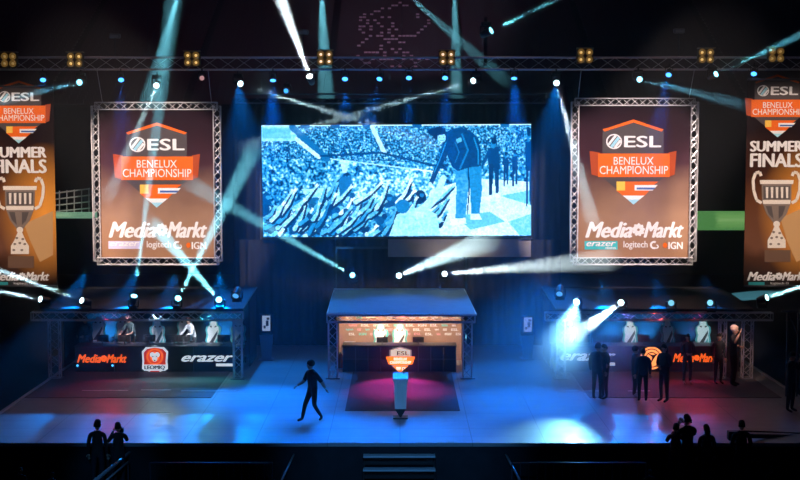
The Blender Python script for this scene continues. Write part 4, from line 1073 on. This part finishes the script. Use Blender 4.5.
    # head with face
    hc = J['head']; up = (hc - J['nk']).normalized(); fw = Vector(pose.get('face', (0, -1, 0)) if pose else (0, -1, 0)).normalized(); rt = fw.cross(up).normalized(); fw = up.cross(rt).normalized()
    M_ = Matrix((rt, -fw, up)).transposed(); W = lambda x, y, z: hc + M_ @ Vector((x, y, z))
    g.ball(hc, (.076, .096, .118), skin, 14, 10, M_)
    g.ball(W(0, -.03, -.07), (.052, .06, .055), skin, 10, 6, M_)
    g.tube(W(0, -.09, .02), W(0, -.115, -.02), .008, skin, 5, .015)
    for s_ in (-1, 1):
        g.ball(W(s_ * .077, .005, -.005), (.012, .02, .032), skin, 8, 6, M_); g.ball(W(s_ * .03, -.087, .012), (.013, .008, .008), WHITE, 8, 5, M_); g.ball(W(s_ * .03, -.094, .012), (.006, .004, .006), BSIGN, 6, 4, M_)
    g.ball(W(0, -.086, -.055), (.022, .008, .006), REDP, 8, 5, M_)
    t = tag(g.build('person'), label, cat)
    g = G()
    def cap(rx, ry, rz, zc, m_, yo=.012):
        n_, k_ = 14, 6; vv = []; ff = []
        for j in range(k_ + 1):
            a = (math.pi * .56) * j / k_
            for i in range(n_):
                tt = 2 * math.pi * i / n_; fr_ = -math.sin(tt); dz = -(.035 if fr_ < .3 else -.045) * (j / k_)
                vv.append(W(rx * math.sin(a) * math.cos(tt), yo + ry * math.sin(a) * math.sin(tt), zc + rz * math.cos(a) + dz))
        for j in range(k_):
            for i in range(n_): ff.append((j * n_ + i, (j + 1) * n_ + i, (j + 1) * n_ + (i + 1) % n_, j * n_ + (i + 1) % n_))
        ff.append(tuple(range(k_ * n_, (k_ + 1) * n_))); g.add(vv, ff, m_, True)
    cap(.086, .104, .118, .018, HR)
    if hairstyle == 'long':
        g.ball(W(0, .055, -.07), (.085, .055, .13), HR, 10, 8, M_)
    if hairstyle == 'bushy':
        g.ball(W(0, .03, .04), (.115, .12, .11), HR, 12, 8, M_)
    o_ = g.build('hair'); o_.parent = t
    if hat:
        g = G(); HM = key('hat', hat); cap(.094, .11, .122, .03, HM); g.slab([W(-.07, -.08, .05), W(-.05, -.17, .04), W(.05, -.17, .04), W(.07, -.08, .05)], M_ @ Vector((0, 0, .012)), HM); o_ = g.build('hat'); o_.parent = t
    t.location = loc; t.rotation_euler = (0, 0, R(yaw)); t.scale = (h, h, h)
    return t
# walking man: facing image left, mid-stride
walk = dict(pel=(0, 0, .93), wai=(0, -.01, 1.08), che=(0, -.03, 1.28), nb=(0, -.04, 1.44), nk=(0, -.06, 1.52), head=(0, -.08, 1.64), shl=(.18, -.04, 1.4), shr=(-.18, -.04, 1.4),
            ell=(.25, .14, 1.17), wrl=(.27, .26, .95), elr=(-.24, -.14, 1.15), wrr=(-.22, -.38, 1.04),
            hil=(.09, 0, .9), hir=(-.09, 0, .9), knl=(.1, .06, .5), anl=(.1, .36, .13), tol=(.1, .27, .02), knr=(-.1, -.20, .5), anr=(-.1, -.30, .09), tor=(-.1, -.46, .05), face=(0, -1, -.25))
# mirrored so that the planted foot trails on the picture right
walk['knl'] = (.1, -.02, .48); walk['anl'] = (.1, .24, .10); walk['tol'] = (.1, .14, .02)
person(GR(313, 421), -55, 'person in a dark t-shirt and black trousers walking across the blue lit stage', walk, (.02, .025, .035), (.012, .012, .016), (.05, .045, .04), False, 1.03, hairstyle='bushy', bulk=1.25)

arms_fold = dict(ell=(.25, -.02, 1.16), wrl=(.02, -.22, 1.14), elr=(-.25, -.02, 1.16), wrr=(-.02, -.22, 1.1))
arms_cam = dict(ell=(.26, -.12, 1.25), wrl=(.08, -.26, 1.52), elr=(-.26, -.12, 1.25), wrr=(-.08, -.26, 1.52))
hold = dict(ell=(.24, -.02, 1.14), wrl=(.1, -.26, 1.12), elr=(-.24, -.02, 1.14), wrr=(-.1, -.26, 1.12))
person(GR(597, 400), 150, 'visitor in a long dark coat, left of a close pair at the right desk', None, (.05, .06, .075), (.03, .03, .035), (.03, .03, .03), h=1.03, bulk=1.45, hat=(.04, .045, .06))
person(GR(604.5, 399), -70, 'visitor with a pinkish bare forearm on the right of the pair before the white lettering', hold, (.03, .025, .03), (.03, .025, .03), (.02, .015, .012), sleeves=False, h=1.0, bulk=1.35)
person(GR(634.5, 397), 70, 'visitor with dark bushy hair at the left side of the round orange emblem', hold, (.035, .02, .03), (.02, .02, .025), (.03, .015, .015), h=.93, bulk=1.3, hairstyle='bushy', shoes=(.5, .5, .5))
person(GR(642.5, 402), 175, 'visitor in a dark blue jacket seen from behind before the round orange emblem', None, (.035, .05, .075), (.012, .012, .015), (.02, .015, .012), h=.97, bulk=1.35)
person(GR(664, 402), -50, 'visitor with long dark hair and a grey top, right of the round orange emblem', arms_fold, (.05, .045, .055), (.05, .055, .07), (.02, .015, .015), h=1.04, bulk=1.3, hairstyle='long')
person(GR(687, 384), 0, 'person in white shoes standing before the right orange desk lettering', hold, (.02, .03, .045), (.015, .015, .02), (.02, .02, .02), h=.97, shoes=(.75, .75, .75))
person(GR(718, 384), 15, 'dim figure in dark clothes at the right end of the orange lettering', None, (.03, .045, .06), (.015, .015, .02), (.02, .02, .02), h=.98)
person(GR(733, 386), 60, 'blond person in black raising a hand to the face by the right tower', dict(ell=(.25, -.02, 1.16), wrl=(.1, -.2, 1.15), elr=(-.28, -.1, 1.3), wrr=(-.12, -.2, 1.58)), (.015, .015, .02), (.015, .015, .02), (.65, .5, .4), sleeves=False, h=1.16, hairstyle='bushy')
person(GR(790, 412), 40, 'dark clad camera operator standing at the right stage edge', arms_cam, (.015, .02, .03), (.015, .015, .02), (.02, .02, .02), h=1.04, bulk=1.15)
# players stand on a low riser behind the desks
for x0, x1, lab in ((P(72, 340, 47).x, P(240, 340, 47).x, 'low black riser behind the left desk'), (P(560, 340, 47).x, P(744, 340, 47).x, 'low black riser behind the right desk')):
    tag(G().box(((x0 + x1) / 2, 48.02, .0755), (x1 - x0, 1.95, .12), CLOTHB, bev=.01).build('booth_riser'), lab, 'riser')
RZ = .137
stnd = dict(pel=(0, .12, .93), wai=(0, .09, 1.08), che=(0, .02, 1.27), nb=(0, -.04, 1.42), nk=(0, -.07, 1.5), head=(0, -.11, 1.61), shl=(.18, -.03, 1.38), shr=(-.18, -.03, 1.38), ell=(.29, -.16, 1.14), wrl=(.14, -.42, 1.06), elr=(-.29, -.16, 1.14), wrr=(-.14, -.42, 1.06),
            hil=(.09, .12, .9), hir=(-.09, .12, .9), knl=(.1, .08, .5), anl=(.1, .12, .09), tol=(.1, -.05, .04), knr=(-.1, .08, .5), anr=(-.1, .12, .09), tor=(-.1, -.05, .04), face=(0, -1, -.45))
sit = dict(pel=(0, .02, .58), wai=(0, 0, .74), che=(0, -.04, .95), nb=(0, -.06, 1.1), nk=(0, -.07, 1.17), head=(0, -.09, 1.29), shl=(.18, -.05, 1.06), shr=(-.18, -.05, 1.06), ell=(.24, -.22, .84), wrl=(.14, -.46, .93), elr=(-.24, -.22, .84), wrr=(-.14, -.46, .93),
           hil=(.1, 0, .56), hir=(-.1, 0, .56), knl=(.13, -.42, .55), anl=(.13, -.42, .12), tol=(.13, -.56, .05), knr=(-.13, -.42, .55), anr=(-.13, -.42, .12), tor=(-.13, -.56, .05), face=(0, -1, -.2))
person((P(87, 340, 47.3).x, 47.3, RZ), -20, 'player in dark clothes standing at the left end of the left desk', stnd, (.05, .08, .1), (.02, .02, .02), (.02, .02, .02), h=1.0)
person((P(131, 340, 47.3).x, 47.3, RZ), -35, 'player in a pale cap with bare arms standing behind the left desk', stnd, (.08, .14, .16), (.02, .02, .02), (.03, .02, .02), sleeves=False, h=1.02, hat=(.75, .5, .5))
# standing leaning player in white
lean = dict(pel=(0, .2, .92), wai=(0, .14, 1.05), che=(0, -.0, 1.2), nb=(0, -.12, 1.3), nk=(0, -.18, 1.36), head=(0, -.25, 1.46), shl=(.18, -.1, 1.26), shr=(-.18, -.1, 1.26), ell=(.24, -.22, 1.06), wrl=(.12, -.42, .98), elr=(-.24, -.22, 1.06), wrr=(-.12, -.42, .98),
            hil=(.09, .2, .9), hir=(-.09, .2, .9), knl=(.1, .12, .5), anl=(.1, .2, .09), tol=(.1, .02, .04), knr=(-.1, .12, .5), anr=(-.1, .2, .09), tor=(-.1, .02, .04), face=(0, -1, -.5))
person((P(191, 340, 47.3).x, 47.3, RZ), -45, 'player in a white shirt bending over the left desk', stnd, (.75, .75, .78), (.03, .03, .04), (.25, .08, .05), h=.98)
# people at the stage foot
AF = -1.2
def crowd(u, vhead, yaw, label, Y, **k):
    q = P(u, vhead, Y); hh = (q.z - AF) / 1.77; return person((q.x, Y, AF), yaw, label, h=hh, **k)
crowd(97, 421, 180, 'silhouetted spectator at the front left stage edge', 34.85, shirt=(.02, .02, .02), hat=(.02, .02, .02))
crowd(118, 423, 200, 'silhouetted photographer holding up a camera at the front left edge', 34.85, pose=arms_cam, shirt=(.02, .02, .02))
crowd(676, 424, 160, 'spectator in a dull red top at the front right stage edge', 34.85, pose=arms_cam, shirt=(.16, .03, .02))
crowd(688, 415, 200, 'tall silhouetted photographer beside the dull red spectator', 34.75, pose=arms_cam, shirt=(.015, .015, .02))
crowd(707, 425, 190, 'long haired spectator in a dark shirt right of the photographers', 34.85, shirt=(.03, .03, .04), hair=(.02, .012, .01), hairstyle='long')
crowd(742, 421, 170, 'operator behind the long camera arm at the front right', 34.85, pose=hold, shirt=(.01, .01, .012))
crowd(20, 468, 190, 'dark spectator low in the front left corner', 32.6, shirt=(.012, .012, .015))
crowd(52, 473, 170, 'dark spectator second from the front left corner', 32.6, shirt=(.03, .01, .01))
crowd(772, 466, 190, 'dark spectator low in the front right corner', 32.6, shirt=(.012, .012, .015))
crowd(650, 470, 180, 'dark spectator low beneath the dull red spectator', 32.6, shirt=(.012, .012, .015))
def photo_camera(u, v, Y, label, big=1.0):
    q = P(u, v, Y); t = empty('photo_camera', q, label, 'camera')
    G().box(q, (.15 * big, .09 * big, .11 * big), BLK, bev=.01).build('camera_body', t)
    g = G(); g.lathe([(.035 * big, 0), (.04 * big, .1 * big), (.045 * big, .16 * big)], q + Vector((0, .03, 0)), BLK, 12, (0, 1, 0)); g.build('lens', t)
    G().box(q + Vector((0, 0, .07 * big)), (.05 * big, .06 * big, .04 * big), BLK, bev=.005).build('flash_shoe', t)
photo_camera(121, 430, 35.1, 'black camera held by the silhouetted photographer, front left')
photo_camera(689, 421, 35.0, 'black camera held by the tall photographer, front right')
# camera arm
q = P(744, 436, 35.4); e = P(815, 436.5, 36.6)
t = empty('camera_arm', q, 'long dark camera arm reaching right over the stage edge', 'camera')
g = G(); g.tube(q, e, .06, BLK, 8, .05); g.tube(q + Vector((0, 0, .14)), e + Vector((0, 0, .08)), .02, BLK, 6); g.build('arm', t)
g = G(); g.box(q + Vector((-.2, 0, .02)), (.5, .25, .26), BLK, bev=.03); g.build('camera_body', t)
g = G(); g.tube((q.x, q.y - .15, AF + .02), (q.x, q.y - .15, q.z - .1), .05, BLK, 8); g.box((q.x, q.y - .15, AF + .03), (.7, .7, .05), BLK, bev=.01); g.build('pedestal', t)

# ------------------------------------------------------------------ steps and rails at the stage foot
t = empty('stage_steps', (P(399.5, 457, 35.2).x, 35.2, AF), 'short flight of blue lit steps up to the stage front', 'steps')
STP = mat('step_deck', (.42, .43, .45), .45)
for k, (v0, z) in enumerate(((456, -.3), (470.5, -.6), (486, -.9))):
    y = GR(400, 460 + k * 14.5, z).y if k < 3 else 0
    x0, x1 = GR(363, 458, -.3).x, GR(435.5, 458, -.3).x
    g = G(); g.box(((x0 + x1) / 2, SE - .16 - k * .3, z - .02), (x1 - x0, .28, .05), STP, bev=.01); g.build('tread', t)
    g = G(); g.box(((x0 + x1) / 2, SE - .16 - k * .3 + .1, z - .17), (x1 - x0 - .06, .02, .26), BLK); g.build('riser', t)
for s_ in (0, 1):
    x = (x0, x1)[s_]; g = G(); g.slab([(x, SE - .02, -.33), (x, SE - .9, -1.0), (x, SE - .9, -1.19), (x, SE - .02, -1.19)], (.03 * (1 - 2 * s_), 0, 0), BLK); g.build('stringer', t)
def rail(pa, pb, Ya, Yb, label, r=.03, name='slanted_rail'):
    a, c = P(*pa, Ya), P(*pb, Yb); t = empty(name, (a.x, a.y, AF), label, 'rail')
    g = G(); g.tube(a, c, r, EDGE, 8); g.build('handrail', t)
    g = G(); g.tube((a.x, a.y, AF), a, .02, DALU, 6); g.tube((c.x, c.y, AF), c, .02, DALU, 6); g.build('rail_posts', t)
rail((294.5, 453), (279, 486), 35.3, 33.6, 'slanted handrail left of the stage steps'); rail((505, 453), (523, 486), 35.3, 33.6, 'slanted handrail right of the stage steps')
rail((133, 450), (88, 486), 35.4, 33.2, 'slanted blue lit ramp rail at the front left, far edge', .05); rail((128, 462), (100, 486), 35.0, 33.6, 'slanted blue lit ramp rail at the front left, near edge', .03)
for u0, u1, lab in ((512, 646, 'low crowd barrier right of the stage steps'), (150, 272, 'low crowd barrier left of the stage steps')):
    a, c = P(u0, 463, 34.2), P(u1, 463, 34.2); t = empty('crowd_barrier', ((a.x + c.x) / 2, 34.2, AF), lab, 'barrier')
    g = G(); g.tube(a, c, .022, DALU, 8); g.tube((a.x, 34.2, AF + .15), (c.x, 34.2, AF + .15), .022, DALU, 8); g.build('rail', t)
    g = G(); k = 16
    for i in range(k + 1): x = a.x + (c.x - a.x) * i / k; g.tube((x, 34.2, AF + .15), (x, 34.2, a.z), .012 if i % 4 else .022, DALU, 5)
    g.build('rail_bars', t)
    g = G()
    for i in range(0, 5): x = a.x + (c.x - a.x) * i / 4; g.box((x, 34.2, AF + .03), (.06, .6, .05), DALU)
    g.build('feet', t)
# frame at the right edge
Y = 41.6; a = P(786, 400, Y); zt2 = P(786, 311, Y).z; xr = P(822, 311, Y).x
t = empty('pipe_frame', (a.x, Y, 0), 'dark pipe frame at the right edge of the stage', 'frame')
xr = min(xr, 12.85)
g = G(); g.tube((a.x, Y, .02), (a.x, Y, zt2), .035, DALU, 8); g.tube((xr, Y, .02), (xr, Y, zt2), .035, DALU, 8); g.build('post', t)
g = G(); g.tube((a.x - .2, Y, zt2), (xr, Y, zt2), .035, DALU, 8); g.tube((a.x, Y, zt2 - .05), (xr, Y, zt2 - .8), .02, DALU, 6); g.build('crossbar', t)

# table items
q = GR(351.5, 374); 
tt = [o for o in bpy.data.objects if o.name.startswith('side_table')][0]; q = GR(350, 361); tt.location = q
WT = mat('white_table', (.7, .68, .66), .4)
G().box(q + Vector((0, 0, .72)), (.42, .45, .03), WT, bev=.008).build('table_top', tt)
for i in (-1, 1):
    for j in (-1, 1): G().tube(q + Vector((i * .18, j * .19, 0)), q + Vector((i * .18, j * .19, .71)), .016, WT).build('leg', tt)
q = GR(340.5, 368); t = empty('fire_extinguisher', q, 'small red extinguisher at the left rear tower of the centre booth', 'extinguisher')
RX = mat('red_enamel', (.75, .06, .02), .35)
G().lathe([(.09, 0), (.10, .03), (.10, .42), (.06, .5), (.03, .53)], q, RX, 14).build('tank', t); G().box(q + Vector((0, -.02, .57)), (.05, .14, .06), BLK, bev=.01).build('handle', t)

# blue uplit strips inside the side booths
for (u, Yy, lab) in ((106, 48.7, 'blue uplighter behind the left player booth seats'), (222, 48.7, 'blue uplighter at the right end of the left booth'), (612, 48.7, 'blue uplighter behind the hatted visitor, right booth'), (648, 48.7, 'blue uplighter above the round orange emblem'), (692, 48.7, 'dim blue uplighter behind the right orange lettering')):
    q = P(u, 340, Yy); q.z = 1.0 if False else .0
    t = empty('uplighter', q, lab, 'lamp', 'blue uplighters in the player booths')
    G().box(q + Vector((0, 0, .06)), (.3, .2, .1), BLK, bev=.02).build('casing', t); G().box(q + Vector((0, 0, .115)), (.24, .14, .012), lens_mat((.05, .4, 1), 4)).build('lens', t)
    l = spot('uplight_beam', (0, 0, .16), (0, .22, 1), (.02, .35, 1), 900 if u != 692 else 300, 70, .8, .1); l.parent = t

# ------------------------------------------------------------------ remaining light
# lamps of the lighting desk side, far in front and above the crowd, that light the banners
def front(name, tgt, W, col, ang, src):
    s = Vector(src); spot(name, s, Vector(tgt) - s, col, W, ang, .25, .3)
front('banner_front_light', P(157.5, 186, BY), 46e3, (1, .80, .72), 14.5, (-9, 22, 15))
front('banner_front_light', P(634, 183, BY), 48e3, (1, .80, .76), 14.5, (9, 22, 15))
front('banner_front_light', P(18, 185, OY), 22e3, (1, .78, .64), 16.5, (-15, 24, 15))
front('banner_front_light', P(780, 183, OY), 22e3, (1, .78, .64), 16.5, (15, 24, 15))
# unseen backlights set under the framed banners throw the side booth shadows forward
for x, tx, W in ((-11.4, -11.9, 3.4e3), (-9.6, -9.8, 3e3), (-8.2, -7.6, 2.4e3), (-6.6, -5.2, 3.5e3), (7.4, 6.4, 2.2e3), (9.2, 8.6, 1.1e3), (10.9, 11.4, .4e3)):
    spot('rear_wash_beam', (x, 47.3, 3.55), Vector((tx - x, 37.6 - 47.3, -3.55)), (.0, .24, 1), W, 20, .5, .05)
spot('added_roof_wash', (.1, 46.4, 9.6), Vector((0, -.2, -7.2)), (.0, .17, 1), 2.6e3, 44, .9, .1)  # bare spot added to turn the centre roof blue
spot('podium_front_light', (0, 8, 15), Vector((.0, 30.6, -14.2)), (.25, .6, 1), 4e3, 3.6, .5, .2)
for x in (-12, -4, 4, 12): spot('added_truss_light', (x, 44.6, 16.6), Vector((0, 2.2, -5.6)), (1, .62, .66), 30, 120, .8, .15)  # warm spots added out of view to brighten the truss chords
for x, W in ((-6.2, 7e3), (6.0, 8e3)):
    spot('side_wash_beam', (x, 50.2, 10.4), Vector((-x * .25, -5.5, -10.4)), (.0, .22, 1), W, 46, .9, .1)
# booth lamps
def down(name, u, Y, z, tgt, col, W, ang, blend=.8):
    p = P(u, 300, Y); p.z = z; spot(name, p, Vector(tgt) - p, col, W, ang, blend, .08)
down('booth_red_lamp', 110, 45.2, 2.3, GR(112, 390), (1, .03, .12), 160, 80)
down('booth_white_lamp', 158, 45.2, 2.3, GR(160, 388), (.45, .75, .9), 200, 95)
down('booth_teal_lamp', 205, 45.2, 2.3, GR(205, 388), (.05, .55, .6), 220, 100)
down('booth_red_lamp', 655, 45.2, 2.3, GR(650, 392), (1, .05, .04), 190, 80)
down('booth_red_lamp', 700, 45.2, 2.3, GR(700, 390), (1, .02, .12), 170, 80)
down('booth_violet_lamp', 625, 45.2, 2.3, GR(622, 390), (.25, .2, .9), 200, 100)
down('floor_magenta_lamp', 400, 45.3, 2.2, GR(400, 386), (1, .05, .50), 1500, 66)
down('booth_warm_lamp', 372, 46.0, 2.3, P(372, 330, wy), (1, .72, .5), 700, 120)
down('booth_warm_lamp', 432, 46.0, 2.3, P(432, 330, wy), (1, .72, .52), 560, 120)
down('player_key_lamp', 190, 45.7, 2.3, P(188, 336, 46.8), (.8, .85, 1), 260, 60)
down('player_key_lamp', 135, 45.7, 2.3, P(132, 336, 46.9), (.9, .8, .9), 200, 60)
down('player_key_lamp', 212, 45.7, 2.3, P(212, 336, 47.2), (.8, .95, 1), 120, 50)
down('player_key_lamp', 632, 45.7, 2.3, P(632, 336, 47.2), (.8, .95, 1), 120, 50)
down('player_key_lamp', 704, 45.7, 2.3, P(704, 336, 47.2), (.7, .95, 1), 110, 50)
down('side_blond_lamp', 738, 42.4, 3.0, P(733, 342, 44.0), (1, .6, .5), 130, 40)
spot('added_steps_light', (0, 20, 9), Vector((0, 15, -9.3)), (.08, .4, 1), 4.5e3, 25, .8, .2)  # unseen front spot added so that the steps show blue
spot('added_ramp_light', (-7, 20, 9), Vector((-.8, 14.4, -9.6)), (.08, .4, 1), 1.6e3, 10, .8, .2)  # another unseen spot, added for the ramp rail
# lamp washing the pale lit-curtain panel under the screen and the stands
spot('panel_lamp', (2.2, 50.4, 2.9), Vector((.1, 1.4, 1.0)), (1, .85, .7), 90, 110, .8, .1)
spot('stand_wash', (-10, 78, 22.5), Vector((0, 18, -5)), (.75, .30, .42), 1300, 110, .8, .4)
spot('stand_wash', (1, 78, 22.5), Vector((0, 20, -4)), (.62, .45, .7), 3800, 40, .8, .4)
# violet glow above side booths
spot('roof_violet', (-8.5, 50.8, 3.4), Vector((0, 1, 2)), (.2, .12, .6), 120, 140, 1, .2)

w = bpy.data.worlds.new('world'); sc.world = w; w.use_nodes = True
bg = w.node_tree.nodes['Background']; bg.inputs[0].default_value = (.10, .25, 1, 1); bg.inputs[1].default_value = .008

vs = sc.view_settings
vs.view_transform = 'Standard'; vs.look = 'None'; vs.gamma = 1; vs.exposure = 0; vs.use_curve_mapping = False
cy = sc.cycles
cy.max_bounces = 5; cy.diffuse_bounces = 2; cy.glossy_bounces = 2; cy.volume_bounces = 0; cy.transmission_bounces = 2
cy.use_light_tree = True; cy.sample_clamp_indirect = 4
cy.use_denoising = True
for o in list(bpy.data.objects):
    if o.type == 'EMPTY' and not o.children: bpy.data.objects.remove(o)
